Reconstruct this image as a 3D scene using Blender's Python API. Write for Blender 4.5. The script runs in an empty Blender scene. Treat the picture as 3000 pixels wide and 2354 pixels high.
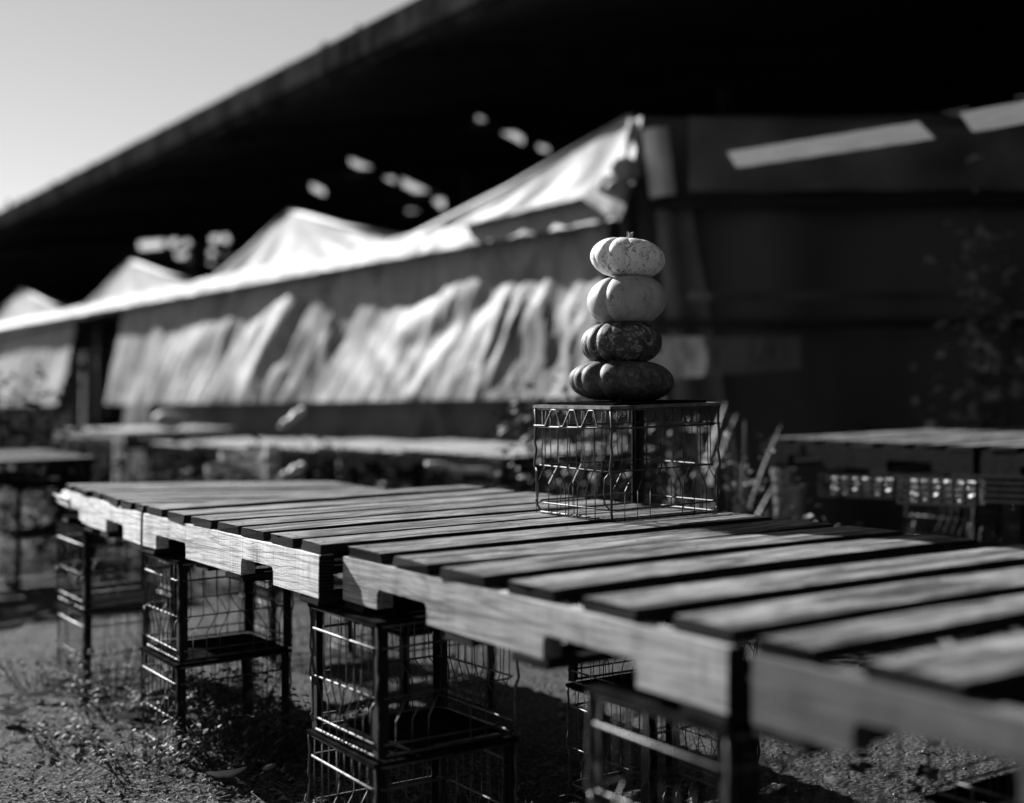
import bpy, bmesh, math, random
from math import sin, cos, pi, radians, atan2, sqrt, exp
from mathutils import Vector, Matrix, noise

random.seed(7)
SC = bpy.context.scene
COL = SC.collection

# ------------------------------------------------------------------ camera
HC = 0.944                      # lens height above the ground under the near pallet
cam_d = bpy.data.cameras.new("camera")
cam_d.sensor_width = 36.0
cam_d.lens = 49.2
cam_d.clip_start = 0.05
cam_d.clip_end = 3000
cam_d.dof.use_dof = True
cam_d.dof.focus_distance = 3.28
cam_d.dof.aperture_fstop = 1.35
cam_d.dof.aperture_blades = 0
cam = bpy.data.objects.new("camera", cam_d)
COL.objects.link(cam)
cam.location = (0, 0, HC)
cam.rotation_euler = (radians(90 + 1.235), 0, 0)
SC.camera = cam

# ------------------------------------------------------------------ light
SUN_EL = radians(30.5)
SUN_XY = Vector((-0.70, 0.735)).normalized()
sun_dir = Vector((SUN_XY.x * cos(SUN_EL), SUN_XY.y * cos(SUN_EL), sin(SUN_EL)))
world = bpy.data.worlds.new("World")
SC.world = world
world.use_nodes = True
nt = world.node_tree
nt.nodes.clear()
sky = nt.nodes.new("ShaderNodeTexSky")
sky.sky_type = 'NISHITA'
sky.sun_disc = False
sky.sun_elevation = SUN_EL
sky.sun_rotation = atan2(SUN_XY.x, SUN_XY.y)      # 0 = +Y, clockwise seen from above
sky.air_density = 1.0
sky.dust_density = 0.05
sky.altitude = 300
bw = nt.nodes.new("ShaderNodeRGBToBW")            # the photograph is black and white
bg = nt.nodes.new("ShaderNodeBackground")
bg.inputs[1].default_value = 0.05
ow = nt.nodes.new("ShaderNodeOutputWorld")
nt.links.new(sky.outputs[0], bw.inputs[0])
nt.links.new(bw.outputs[0], bg.inputs[0])
nt.links.new(bg.outputs[0], ow.inputs[0])

sun_l = bpy.data.lights.new("sun", 'SUN')
sun_l.energy = 5.0
sun_l.angle = radians(0.5)
sun_l.color = (1, 1, 1)
sun = bpy.data.objects.new("sun", sun_l)
COL.objects.link(sun)
sun.location = (-20, 10, 20)
sun.rotation_euler = sun_dir.to_track_quat('Z', 'Y').to_euler()

SC.view_settings.view_transform = 'Standard'
SC.view_settings.look = 'None'
SC.view_settings.gamma = 1
SC.view_settings.exposure = 1.3
SC.view_settings.use_curve_mapping = False
SC.cycles.max_bounces = 5
SC.cycles.diffuse_bounces = 3
SC.cycles.glossy_bounces = 2
SC.cycles.use_denoising = True
SC.cycles.sample_clamp_indirect = 4

# ------------------------------------------------------------------ frames
TH = 0.5525                     # yaw of the row of pallets
O2 = Vector((0.288, 1.880))     # near-left corner of the second nearest pallet
TILT, SLS = 0.0389, 0.0242      # the ground climbs to the right and away
ET = Vector((cos(TH), sin(TH)))
ES = Vector((-sin(TH), cos(TH)))
DECK = 0.677                    # deck height above the ground

def st_of(x, y):
    d = Vector((x, y)) - O2
    return d.dot(ES), d.dot(ET)

def smin(a, b, k=0.06):
    h = max(k - abs(a - b), 0) / k
    return min(a, b) - h * h * k * 0.25

def smooth_ground(x, y):
    s, t = st_of(x, y)
    v = TILT * t + SLS * s
    v = smin(v, 0.20)
    return -smin(-v, 0.30)

def W(s, t, z=0.0, slope=True):
    p = O2 + ES * s + ET * t
    b = (TILT * t + SLS * s) if slope else smooth_ground(p.x, p.y)
    return Vector((p.x, p.y, b + z))

# ------------------------------------------------------------------ materials
def new_mat(name):
    m = bpy.data.materials.new(name)
    m.use_nodes = True
    n = m.node_tree
    b = n.nodes['Principled BSDF']
    return m, n, b

def node(n, typ, **kw):
    x = n.nodes.new(typ)
    for k, v in kw.items():
        if k.startswith('i_'):
            key = k[2:]
            key = int(key) if key.isdigit() else key.replace('_', ' ')
            x.inputs[key].default_value = v
        else:
            setattr(x, k, v)
    return x

def g(v):
    return (v, v, v, 1)

def ramp(n, src, stops):
    r = n.nodes.new("ShaderNodeValToRGB")
    els = r.color_ramp.elements
    while len(els) < len(stops):
        els.new(0.5)
    for e, (p, v) in zip(els, stops):
        e.position = p
        e.color = g(v)
    n.links.new(src, r.inputs[0])
    return r.outputs[0]

def mapped(n, scale, rot=(0, 0, 0), coord='Object'):
    tc = n.nodes.new("ShaderNodeTexCoord")
    mp = n.nodes.new("ShaderNodeMapping")
    mp.inputs['Scale'].default_value = scale
    mp.inputs['Rotation'].default_value = rot
    n.links.new(tc.outputs[coord], mp.inputs[0])
    return mp.outputs[0]

def noise_tex(n, vec, scale, detail=4, rough=0.6, dist=0.0):
    x = node(n, "ShaderNodeTexNoise")
    x.inputs['Scale'].default_value = scale
    x.inputs['Detail'].default_value = detail
    x.inputs['Roughness'].default_value = rough
    x.inputs['Distortion'].default_value = dist
    n.links.new(vec, x.inputs['Vector'])
    return x.outputs[0]

def mul(n, a, b, mode='MULTIPLY', fac=1.0):
    x = n.nodes.new("ShaderNodeMix")
    x.data_type = 'RGBA'
    x.blend_type = mode
    x.inputs[0].default_value = fac
    n.links.new(a, x.inputs[6])
    n.links.new(b, x.inputs[7])
    return x.outputs[2]

def bump(n, b, src, strength, dist):
    x = n.nodes.new("ShaderNodeBump")
    x.inputs['Strength'].default_value = strength
    x.inputs['Distance'].default_value = dist
    n.links.new(src, x.inputs['Height'])
    n.links.new(x.outputs[0], b.inputs['Normal'])

def simple(name, lo, hi, scale=8, rough=0.7, metal=0.0, bmp=0.0, bdist=0.01, detail=5, coord='Object', stretch=(1, 1, 1), spec=0.5):
    m, n, b = new_mat(name)
    v = mapped(n, stretch, coord=coord)
    f = noise_tex(n, v, scale, detail)
    c = ramp(n, f, [(0.3, lo), (0.7, hi)])
    n.links.new(c, b.inputs['Base Color'])
    b.inputs['Roughness'].default_value = rough
    b.inputs['Metallic'].default_value = metal
    b.inputs['Specular IOR Level'].default_value = spec
    if spec <= 0.05:                     # dead matte: plain diffuse
        df = n.nodes.new('ShaderNodeBsdfDiffuse')
        n.links.new(c, df.inputs['Color'])
        n.links.new(df.outputs[0], n.nodes['Material Output'].inputs['Surface'])
        n.nodes.remove(b)
        b = df
    if bmp:
        bump(n, b, f, bmp, bdist)
    return m

def wood_deck(name, lo, hi):
    # grain runs along local X (the boards), weathered streaks and checks
    m, n, b = new_mat(name)
    info = n.nodes.new("ShaderNodeObjectInfo")
    tc = n.nodes.new("ShaderNodeTexCoord")
    add = n.nodes.new("ShaderNodeVectorMath"); add.operation = 'ADD'
    comb = n.nodes.new("ShaderNodeCombineXYZ")
    mm = n.nodes.new("ShaderNodeMath"); mm.operation = 'MULTIPLY'; mm.inputs[1].default_value = 37.0
    n.links.new(info.outputs['Random'], mm.inputs[0])
    n.links.new(mm.outputs[0], comb.inputs[0]); n.links.new(mm.outputs[0], comb.inputs[2])
    n.links.new(tc.outputs['Object'], add.inputs[0]); n.links.new(comb.outputs[0], add.inputs[1])
    def mp(scale):
        x = n.nodes.new("ShaderNodeMapping"); x.inputs['Scale'].default_value = scale
        n.links.new(add.outputs[0], x.inputs[0]); return x.outputs[0]
    grain = noise_tex(n, mp((2.2, 60, 60)), 2.4, 6, 0.65, 0.6)
    fine = noise_tex(n, mp((7, 170, 170)), 2.0, 3, 0.6)
    blot = noise_tex(n, mp((3.0, 9, 9)), 1.3, 4, 0.6, 1.2)
    c1 = ramp(n, grain, [(0.38, lo), (0.48, lo + (hi - lo) * 0.55), (0.64, hi)])
    c2 = ramp(n, fine, [(0.34, 0.40), (0.54, 1.0)])
    c3 = ramp(n, blot, [(0.40, 0.42), (0.53, 1.0), (0.72, 1.15)])
    strk = noise_tex(n, mp((1.1, 20, 20)), 1.7, 5, 0.62, 1.0)
    c4 = ramp(n, strk, [(0.38, 0.22), (0.47, 0.80), (0.60, 1.15)])
    c = mul(n, mul(n, mul(n, c1, c2), c3), c4)
    n.links.new(c, b.inputs['Base Color'])
    b.inputs['Roughness'].default_value = 0.8
    b.inputs['Specular IOR Level'].default_value = 0.12
    bump(n, b, mul(n, c1, c2), 0.7, 0.003)
    return m

def wood_stringer(name, lo, hi):
    # pale rough sawn timber: grain along local Y, saw marks across it
    m, n, b = new_mat(name)
    v1 = mapped(n, (30, 2.0, 34))
    grain = noise_tex(n, v1, 1.6, 5, 0.6, 1.6)
    v2 = mapped(n, (3, 150, 5))
    saw = noise_tex(n, v2, 1.2, 3, 0.55)
    v3 = mapped(n, (6, 6, 6))
    blot = noise_tex(n, v3, 1.4, 5, 0.6, 0.8)
    w = node(n, "ShaderNodeTexWave", wave_type='BANDS', bands_direction='Z')
    w.inputs['Scale'].default_value = 9
    w.inputs['Distortion'].default_value = 7
    w.inputs['Detail'].default_value = 3
    w.inputs['Detail Scale'].default_value = 0.7
    n.links.new(mapped(n, (1, 0.9, 2.6)), w.inputs['Vector'])
    cw = ramp(n, w.outputs[0], [(0.0, 0.55), (0.07, 1.0)])
    c1 = ramp(n, grain, [(0.34, lo), (0.55, hi)])
    c2 = ramp(n, saw, [(0.36, 0.80), (0.54, 1.0)])
    c3 = ramp(n, blot, [(0.28, 0.45), (0.44, 1.0)])
    c = mul(n, mul(n, mul(n, c1, c2), c3), cw, fac=0.8)
    c = mul(n, c, cw, fac=0.4)
    n.links.new(c, b.inputs['Base Color'])
    b.inputs['Roughness'].default_value = 0.8
    bump(n, b, c, 0.5, 0.0022)
    return m

def end_grain(name):
    m, n, b = new_mat(name)
    w = node(n, "ShaderNodeTexWave", wave_type='RINGS', rings_direction='X')
    w.inputs['Scale'].default_value = 42
    w.inputs['Distortion'].default_value = 2.0
    w.inputs['Detail'].default_value = 2
    mp = mapped(n, (1, 1, 1))
    n.links.new(mp, w.inputs['Vector'])
    c = ramp(n, w.outputs[0], [(0.25, 0.005), (0.8, 0.026)])
    f = noise_tex(n, mapped(n, (1, 1, 1)), 60, 3)
    c2 = ramp(n, f, [(0.3, 0.6), (0.6, 1.1)])
    n.links.new(mul(n, c, c2), b.inputs['Base Color'])
    b.inputs['Specular IOR Level'].default_value = 0.05
    b.inputs['Roughness'].default_value = 0.9
    return m

M = {}
M['deck'] = wood_deck('weathered deck wood', 0.03, 0.34)
M['deck2'] = wood_deck('greyer deck wood', 0.008, 0.04)
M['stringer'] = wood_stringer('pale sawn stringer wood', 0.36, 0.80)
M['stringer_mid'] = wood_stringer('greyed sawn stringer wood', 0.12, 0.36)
M['stringer_dark'] = wood_stringer('dark stringer wood', 0.022, 0.085)
M['end'] = end_grain('dark end grain')
M['bottom'] = simple('shade-dark board side', 0.006, 0.03, 14, 0.85, spec=0.03, stretch=(1, 6, 6), bmp=0.4)  # shade on board sides, undersides and table stringers put into the colour
M['wire'] = simple('dull steel wire', 0.04, 0.17, 30, 0.5, metal=0.5)
M['wire_dark'] = simple('blackened steel wire', 0.02, 0.09, 30, 0.5, metal=0.4)
M['post'] = simple('dark rusted angle steel', 0.006, 0.022, 22, 0.75, spec=0.2, bmp=0.3, bdist=0.001)
M['plate'] = simple('dark crate plate', 0.004, 0.016, 18, 0.8, spec=0.04, bmp=0.5, bdist=0.002)
M['platelight'] = simple('scuffed crate rim', 0.05, 0.22, 40, 0.55, metal=0.3, bmp=0.5, bdist=0.002)
M['stem'] = simple('dry pumpkin stem', 0.06, 0.30, 60, 0.85, bmp=0.8, bdist=0.002, stretch=(1, 1, 0.2))

def pumpkin_mat(name, lo, hi, speck, mottle, rough, vein):
    m, n, b = new_mat(name)
    v = mapped(n, (1, 1, 1))
    f = noise_tex(n, v, 26, 6, 0.65)
    c = ramp(n, f, [(0.32, lo), (0.62, hi)])
    f2 = noise_tex(n, mapped(n, (1, 1, 0.45)), 70, 5, 0.72, 1.5)
    c2 = ramp(n, f2, [(speck, 0.30), (speck + 0.05, 1.0)])
    c = mul(n, c, c2)
    if mottle:
        vo = node(n, "ShaderNodeTexVoronoi", feature='F1')
        vo.inputs['Scale'].default_value = 34
        n.links.new(v, vo.inputs['Vector'])
        f3 = noise_tex(n, v, 48, 4, 0.7, 1.0)
        c3 = ramp(n, f3, [(0.54, 0.0), (0.60, mottle)])
        c = mul(n, c, c3, 'ADD')
    if vein:
        f4 = noise_tex(n, mapped(n, (22, 22, 5)), 1.6, 4, 0.6, 2.0)
        c4 = ramp(n, f4, [(0.47, 1.0), (0.495, 0.45), (0.52, 1.0)])
        c = mul(n, c, c4, fac=vein)
    n.links.new(c, b.inputs['Base Color'])
    b.inputs['Roughness'].default_value = rough
    add = n.nodes.new("ShaderNodeMath"); add.operation = 'ADD'
    n.links.new(f, add.inputs[0]); n.links.new(f2, add.inputs[1])
    bump(n, b, add.outputs[0], 0.28, 0.004)
    return m

M['pk_white'] = pumpkin_mat('chalky white pumpkin skin', 0.74, 0.95, 0.41, 0, 0.6, 0.6)
M['pk_tan'] = pumpkin_mat('tan pumpkin skin', 0.28, 0.42, 0.36, 0, 0.6, 0.15)
M['pk_dark'] = pumpkin_mat('dark warty pumpkin skin', 0.014, 0.08, 0.42, 0.22, 0.62, 0)
M['pk_green'] = pumpkin_mat('dark green pumpkin skin', 0.018, 0.08, 0.40, 0.06, 0.66, 0)

M['leafdry'] = simple('dry curled leaf', 0.42, 0.80, 20, 0.6, stretch=(1, 4, 1), bmp=0.5, bdist=0.004)
M['leafdark'] = simple('weed leaf', 0.02, 0.085, 9, 0.6, spec=0.15)
M['leafmid'] = simple('grey-green leaf', 0.025, 0.09, 7, 0.6, spec=0.2)
M['blade'] = simple('pale strap leaf', 0.10, 0.24, 6, 0.6, spec=0.2, stretch=(4, 4, 0.6))
M['foliage'] = simple('dark foliage', 0.006, 0.022, 6, 0.7, spec=0.03)
M['tarp'] = simple('white tarpaulin', 0.20, 0.29, 1.6, 0.6, spec=0.2, bmp=0.25, bdist=0.03)
m, n, b = new_mat('grimy white tarpaulin')
v = mapped(n, (1, 1, 1))
c = mul(n, ramp(n, noise_tex(n, v, 0.9, 5, 0.6, 0.8), [(0.36, 0.10), (0.56, 0.27)]), ramp(n, noise_tex(n, mapped(n, (3, 3, 1)), 2.4, 5, 0.65, 1.5), [(0.34, 0.55), (0.56, 1.0)]))
n.links.new(c, b.inputs['Base Color'])
b.inputs['Roughness'].default_value = 0.6
b.inputs['Specular IOR Level'].default_value = 0.2
bump(n, b, noise_tex(n, mapped(n, (2, 2, 1)), 1.6, 4, 0.6, 1.0), 0.5, 0.09)
M['tarp_wall'] = m
M['tarp_gable'] = simple('weathered gable cloth', 0.24, 0.46, 1.4, 0.6, spec=0.2, bmp=0.5, bdist=0.05)
M['skirt'] = simple('grey ground skirt fabric', 0.06, 0.17, 1.6, 0.8, spec=0.1, bmp=0.4, bdist=0.05)
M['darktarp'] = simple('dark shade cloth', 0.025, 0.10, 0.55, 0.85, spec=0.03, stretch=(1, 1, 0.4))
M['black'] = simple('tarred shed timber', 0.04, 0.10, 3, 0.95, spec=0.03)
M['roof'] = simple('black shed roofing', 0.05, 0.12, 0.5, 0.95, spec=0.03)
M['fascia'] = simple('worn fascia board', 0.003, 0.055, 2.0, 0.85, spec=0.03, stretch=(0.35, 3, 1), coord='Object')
M['galv'] = simple('galvanised tube', 0.2, 0.35, 14, 0.4, metal=0.6)
M['paint_and_glow'] = simple('white paint and sunlit flap', 0.5, 0.8, 6, 0.5)
M['pot'] = simple('black plastic pot', 0.015, 0.04, 6, 0.5)

# ribbed pale board
m, n, b = new_mat('ribbed pale board')
w = node(n, "ShaderNodeTexWave", wave_type='BANDS', bands_direction='Z')
w.inputs['Scale'].default_value = 26
w.inputs['Distortion'].default_value = 0.6
n.links.new(mapped(n, (1, 1, 1)), w.inputs['Vector'])
cc = mul(n, ramp(n, w.outputs[0], [(0.25, 0.06), (0.65, 0.28)]), ramp(n, noise_tex(n, mapped(n, (1, 1, 8)), 5, 4), [(0.3, 0.7), (0.7, 1.1)]))
n.links.new(cc, b.inputs['Base Color'])
b.inputs['Roughness'].default_value = 0.8
M['ribbed'] = m

# ground
m, n, b = new_mat('gravelly ground')
v = mapped(n, (1, 1, 1))
f1 = noise_tex(n, v, 1.1, 5, 0.6)
f2 = noise_tex(n, v, 70, 5, 0.75)
vo = node(n, "ShaderNodeTexVoronoi", feature='F1')
vo.inputs['Scale'].default_value = 75
vo.inputs['Randomness'].default_value = 1.0
n.links.new(v, vo.inputs['Vector'])
c = mul(n, ramp(n, f1, [(0.3, 0.05), (0.7, 0.095)]), ramp(n, f2, [(0.38, 0.22), (0.60, 1.6)]))
c = mul(n, c, ramp(n, vo.outputs['Distance'], [(0.0, 1.25), (0.9, 0.45)]))
n.links.new(c, b.inputs['Base Color'])
b.inputs['Specular IOR Level'].default_value = 0.15
b.inputs['Roughness'].default_value = 0.85
add = n.nodes.new("ShaderNodeMath"); add.operation = 'SUBTRACT'
n.links.new(f2, add.inputs[0]); n.links.new(vo.outputs['Distance'], add.inputs[1])
bump(n, b, add.outputs[0], 1.0, 0.022)
M['ground'] = m
M['gravel'] = simple('pale grit stones', 0.06, 0.26, 90, 0.8, spec=0.1)
M['litter'] = simple('leaf litter', 0.04, 0.2, 30, 0.7, spec=0.1)

# ------------------------------------------------------------------ object helpers
def link_mesh(name, bm, mats, parent=None, smooth=False, loc=(0, 0, 0), rot=0.0):
    me = bpy.data.meshes.new(name)
    bmesh.ops.recalc_face_normals(bm, faces=bm.faces)
    bm.to_mesh(me)
    bm.free()
    if not isinstance(mats, (list, tuple)):
        mats = [mats]
    for mm_ in mats:
        me.materials.append(mm_)
    if smooth:
        for p in me.polygons:
            p.use_smooth = True
    o = bpy.data.objects.new(name, me)
    COL.objects.link(o)
    if parent:
        o.parent = parent
    o.location = loc
    o.rotation_euler = (0, 0, rot)
    return o

def tag(o, label=None, cat=None, group=None, kind=None):
    if label: o['label'] = label
    if cat: o['category'] = cat
    if group: o['group'] = group
    if kind: o['kind'] = kind
    return o

def empty(name, loc, rz, label, cat, group=None):
    o = bpy.data.objects.new(name, None)
    COL.objects.link(o)
    o.empty_display_size = 0.1
    o.location = loc
    o.rotation_euler = (0, 0, rz)
    return tag(o, label, cat, group)

def kids(o):
    return [c for c in bpy.data.objects if c.parent == o]

def copy_tree(o, loc=None, rz=None, label=None, group=None, parent=None, cat=None):
    c = o.copy()
    COL.objects.link(c)
    c.parent = parent
    if loc is not None: c.location = loc
    if rz is not None: c.rotation_euler = (0, 0, rz)
    if label: c['label'] = label
    if group: c['group'] = group
    if cat: c['category'] = cat
    for ch in kids(o):
        copy_tree(ch, parent=c)
    return c

def tube(bm, pts, r, n=5, closed=False, r2=None):
    pts = [Vector(p) for p in pts]
    L = len(pts)
    rings = []
    up = Vector((0, 0, 1))
    for i, p in enumerate(pts):
        if closed:
            d = pts[(i + 1) % L] - pts[i - 1]
        else:
            d = pts[min(i + 1, L - 1)] - pts[max(i - 1, 0)]
        if d.length < 1e-9: d = Vector((0, 0, 1))
        d.normalize()
        a = d.cross(up)
        if a.length < 0.2: a = d.cross(Vector((1, 0, 0)))
        a.normalize()
        b_ = d.cross(a)
        rr = r if r2 is None else r + (r2 - r) * i / max(L - 1, 1)
        rings.append([bm.verts.new(p + (a * cos(2 * pi * k / n) + b_ * sin(2 * pi * k / n)) * rr) for k in range(n)])
    m_ = L if closed else L - 1
    for i in range(m_):
        A, B = rings[i], rings[(i + 1) % L]
        for k in range(n):
            bm.faces.new((A[k], A[(k + 1) % n], B[(k + 1) % n], B[k]))
    if not closed:
        bm.faces.new(rings[0][::-1]); bm.faces.new(rings[-1])

def box(bm, x0, x1, y0, y1, z0, z1, mi=0):
    vs = [bm.verts.new((x, y, z)) for x in (x0, x1) for y in (y0, y1) for z in (z0, z1)]
    F = [(0, 1, 3, 2), (4, 6, 7, 5), (0, 4, 5, 1), (2, 3, 7, 6), (0, 2, 6, 4), (1, 5, 7, 3)]
    for f in F:
        fc = bm.faces.new([vs[i] for i in f]); fc.material_index = mi
    return vs

def shear(bm, rot, tilt=None):
    # lean flat things to the slope of the ground, keep uprights upright
    gx, gy = (ET * (TILT if tilt is None else tilt) + ES * SLS)
    lx = gx * cos(rot) + gy * sin(rot)
    ly = -gx * sin(rot) + gy * cos(rot)
    for v in bm.verts:
        v.co.z += lx * v.co.x + ly * v.co.y

# ------------------------------------------------------------------ setting: ground
def axis(lo, hi, fine_lo, fine_hi, step, grow=1.35):
    a = [fine_lo]
    while a[-1] < fine_hi: a.append(a[-1] + step)
    st = step
    b = [a[-1]]
    while b[-1] < hi:
        st = min(st * grow, 80); b.append(b[-1] + st)
    st = step
    c = [a[0]]
    while c[-1] > lo:
        st = min(st * grow, 80); c.append(c[-1] - st)
    return c[::-1][:-1] + a + b[1:]

xs = axis(-400, 400, -2.6, 2.2, 0.028)
ys = axis(-300, 900, 2.6, 7.0, 0.028)
bm = bmesh.new()
grid = []
def rough_h(x, y):
    b0 = smooth_ground(x, y)
    if -3 < x < 3 and 2 < y < 8:
        b0 += 0.012 * noise.noise(Vector((x * 3.1, y * 3.1, 0))) + 0.009 * noise.noise(Vector((x * 13, y * 13, 3))) + 0.007 * noise.noise(Vector((x * 33, y * 33, 5)))
    return b0
for y in ys:
    grid.append([bm.verts.new((x, y, rough_h(x, y))) for x in xs])
for j in range(len(ys) - 1):
    for i in range(len(xs) - 1):
        bm.faces.new((grid[j][i], grid[j][i + 1], grid[j + 1][i + 1], grid[j + 1][i]))
tag(link_mesh('ground', bm, M['ground'], smooth=True), kind='structure')

# ------------------------------------------------------------------ pallets
def board_mesh(length, width, thick, seed, seg=14, notch_end=False):
    """a weathered board along local X with slightly wavy, chipped edges"""
    rnd = random.Random(seed)
    bm = bmesh.new()
    prof = []
    rows = []
    bow = rnd.uniform(-0.003, 0.004)
    e0, e1 = rnd.uniform(-0.006, 0.006), rnd.uniform(-0.006, 0.006)
    for i in range(seg + 1):
        u = i / seg
        x = u * length
        wob = 0.0016 * noise.noise(Vector((x * 9, seed * 3.1, 0)))
        wob2 = 0.0016 * noise.noise(Vector((x * 9, seed * 3.1, 7)))
        zb = bow * (4 * u * (1 - u)) + 0.001 * noise.noise(Vector((x * 5, seed, 2)))
        sk = 0
        y0, y1 = wob, width + wob2
        ch = 0.0018
        if i in (0, seg):
            dx = 0
        row = []
        for (yy, zz) in ((y0 + ch, 0), (y0, ch), (y0, thick - ch), (y0 + ch, thick), (width * 0.33, thick + 0.0006), (width * 0.66, thick + 0.0006), (y1 - ch, thick), (y1, thick - ch), (y1, ch), (y1 - ch, 0)):
            xx = x
            if i == 0: xx += e0 * (yy / width) + rnd.uniform(-0.003, 0.003)
            if i == seg: xx += e1 * (yy / width) + rnd.uniform(-0.0018, 0.0018)
            row.append(bm.verts.new((xx, yy, zz + zb)))
        rows.append(row)
    k = len(rows[0])
    for i in range(seg):
        for j in range(k):
            fc = bm.faces.new((rows[i][j], rows[i][(j + 1) % k], rows[i + 1][(j + 1) % k], rows[i + 1][j]))
            if j not in (3, 4, 5): fc.material_index = 2       # sides and underside darkened in colour to stand for shade
    f = bm.faces.new(rows[0][::-1]); f.material_index = 1
    f = bm.faces.new(rows[-1]); f.material_index = 1
    for nx in (0.022, length / 2, length - 0.024):       # nail heads
        for fy in (0.28, 0.72):
            cx_, cy_ = nx + rnd.uniform(-.006, .006), width * fy + rnd.uniform(-.008, .008)
            ring = [bm.verts.new((cx_ + .0036 * cos(a * pi / 4), cy_ + .0036 * sin(a * pi / 4), thick + bow + .0022)) for a in range(8)]
            fc = bm.faces.new(ring); fc.material_index = 1
    return bm

def stringer_mesh(length, notches, x0, seed, broken=False):
    """timber on edge along local Y with two arched notches cut from below"""
    rnd = random.Random(seed)
    wd, ht = 0.036, 0.089
    def bottom(y):
        for a, b_ in notches:
            if a < y < b_:
                e = min(y - a, b_ - y)
                dep = 0.040
                rr = 0.014
                if e < rr: return dep - rr + sqrt(max(rr * rr - (rr - e) ** 2, 0)) + 0.0015 * rnd.uniform(-1, 1)
                return dep + 0.001 * noise.noise(Vector((y * 40, seed, 0)))
        return 0.0
    ysx = set([0.0, length])
    for a, b_ in notches:
        ysx.update([a - 1e-4, a + 1e-4, a + .004, a + .009, a + .014, b_ - .014, b_ - .009, b_ - .004, b_ - 1e-4, b_ + 1e-4])
    y = 0
    while y < length:
        ysx.add(round(y, 4)); y += 0.02
    yl = sorted(v for v in ysx if 0 <= v <= length)
    bm = bmesh.new()
    rows = []
    for y in yl:
        zb = bottom(y)
        zt = ht
        wv = 0.0012 * noise.noise(Vector((y * 14, seed, 1)))
        if broken and y > length - 0.42:
            q = (y - (length - 0.42)) / 0.42
            zb = max(zb, 0.055 * q ** 1.4 + 0.010 * noise.noise(Vector((y * 60, 4, 1))))
        row = [bm.verts.new((x0 + wv, y, zb)), bm.verts.new((x0 + wv, y, zb + (zt - zb) * .5)), bm.verts.new((x0 + wv + .001, y, zt)), bm.verts.new((x0 + wd, y, zt)), bm.verts.new((x0 + wd, y, zb))]
        rows.append(row)
    for i in range(len(rows) - 1):
        for j in range(5):
            bm.faces.new((rows[i][j], rows[i][(j + 1) % 5], rows[i + 1][(j + 1) % 5], rows[i + 1][j]))
    f = bm.faces.new(rows[0][::-1]); f.material_index = 1
    f = bm.faces.new(rows[-1]); f.material_index = 1
    return bm

def make_pallet(s0, t0, yaw, length, slats, notches, label, seed, deckmat='deck', base=None, slope=True, depth=1.016, broken=False, tilt=None, smat='stringer'):
    """s0,t0: near-left corner in the row frame; slats: list of (y0,y1) local"""
    if base is None:
        loc = W(s0, t0, DECK - 0.127, slope)
    else:
        loc = base
    rot = TH + yaw
    root = empty('wooden_pallet', loc, rot, label, 'pallet', 'wooden pallets laid flat as table tops')
    for k, xx in enumerate((0.0, depth / 2 - 0.018, depth - 0.036)):
        b = stringer_mesh(length, notches, xx, seed + k, broken and k == 0)
        for v in b.verts: v.co.z += 0.016
        shear(b, rot, tilt)
        link_mesh('stringer', b, [M[smat], M['end']], root)
    for k, (y0, y1) in enumerate(slats):
        rnd = random.Random(seed * 31 + k)
        off = rnd.uniform(-0.010, 0.008)
        b = board_mesh(depth + rnd.uniform(0.0, 0.012), y1 - y0, 0.0205, seed * 50 + k)
        rz = rnd.uniform(-0.011, 0.011)
        for v in b.verts:
            v.co.y += v.co.x * rz
            v.co.x += off + 0.008
            v.co.y += y0
            v.co.z += 0.1065
        shear(b, rot, tilt)
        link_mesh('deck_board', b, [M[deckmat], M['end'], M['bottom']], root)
    for k, (y0, y1) in enumerate(((0.0, 0.10), (length * .36, length * .36 + .1), (length * .56, length * .56 + .1), (length - 0.10, length))):
        b = board_mesh(depth, y1 - y0, 0.0155, seed * 50 + 30 + k)
        for v in b.verts:
            v.co.y += y0
        shear(b, rot, tilt)
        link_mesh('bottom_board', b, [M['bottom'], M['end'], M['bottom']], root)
    return root

C_sl = [(0.005, 0.141), (0.218, 0.362), (0.444, 0.582), (0.644, 0.823), (0.833, 1.017), (1.052, 1.212)]
C_sl = [(0.005, 0.141), (0.218, 0.360), (0.444, 0.582), (0.650, 0.800), (0.846, 1.000), (1.052, 1.205)]
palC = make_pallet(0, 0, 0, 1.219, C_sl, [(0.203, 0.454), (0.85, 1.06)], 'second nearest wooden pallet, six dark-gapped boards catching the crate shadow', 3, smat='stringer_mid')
B_sl = [(0.005, 0.125), (0.152, 0.285), (0.325, 0.455), (0.49, 0.62), (0.66, 0.80), (0.85, 0.99), (1.05, 1.18)]
palB = make_pallet(1.262, -0.036, 0.006, 1.20, B_sl, [(0.245, 0.445), (0.835, 1.085)], 'wooden pallet with sharp pale sawn edge, under the wire crate of pumpkins', 5)
A_sl = [(0.0, 0.10), (0.125, 0.24), (0.27, 0.385), (0.41, 0.52), (0.55, 0.66), (0.69, 0.80), (0.83, 0.93), (0.96, 1.08)]
palA = make_pallet(2.478, -0.045, -0.044, 1.085, A_sl, [(0.20, 0.42), (0.80, 0.95)], 'farthest pallet of the row, its pale edge splintered at the far corner', 9, broken=True, tilt=-0.006, depth=0.99)
D_sl = [(0.0, 0.10), (0.19, 0.335), (0.44, 0.58), (0.66, 0.80), (0.88, 1.00), (1.07, 1.21)]
D_sl = [(1.219 - b_, 1.219 - a) for a, b_ in D_sl][::-1]
palD = make_pallet(-1.275, -0.006, 0.0, 1.219, D_sl, [(0.20, 0.44), (0.80, 1.04)], 'nearest blurred pallet running out of the picture at lower right', 13, smat='stringer_dark')

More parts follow.
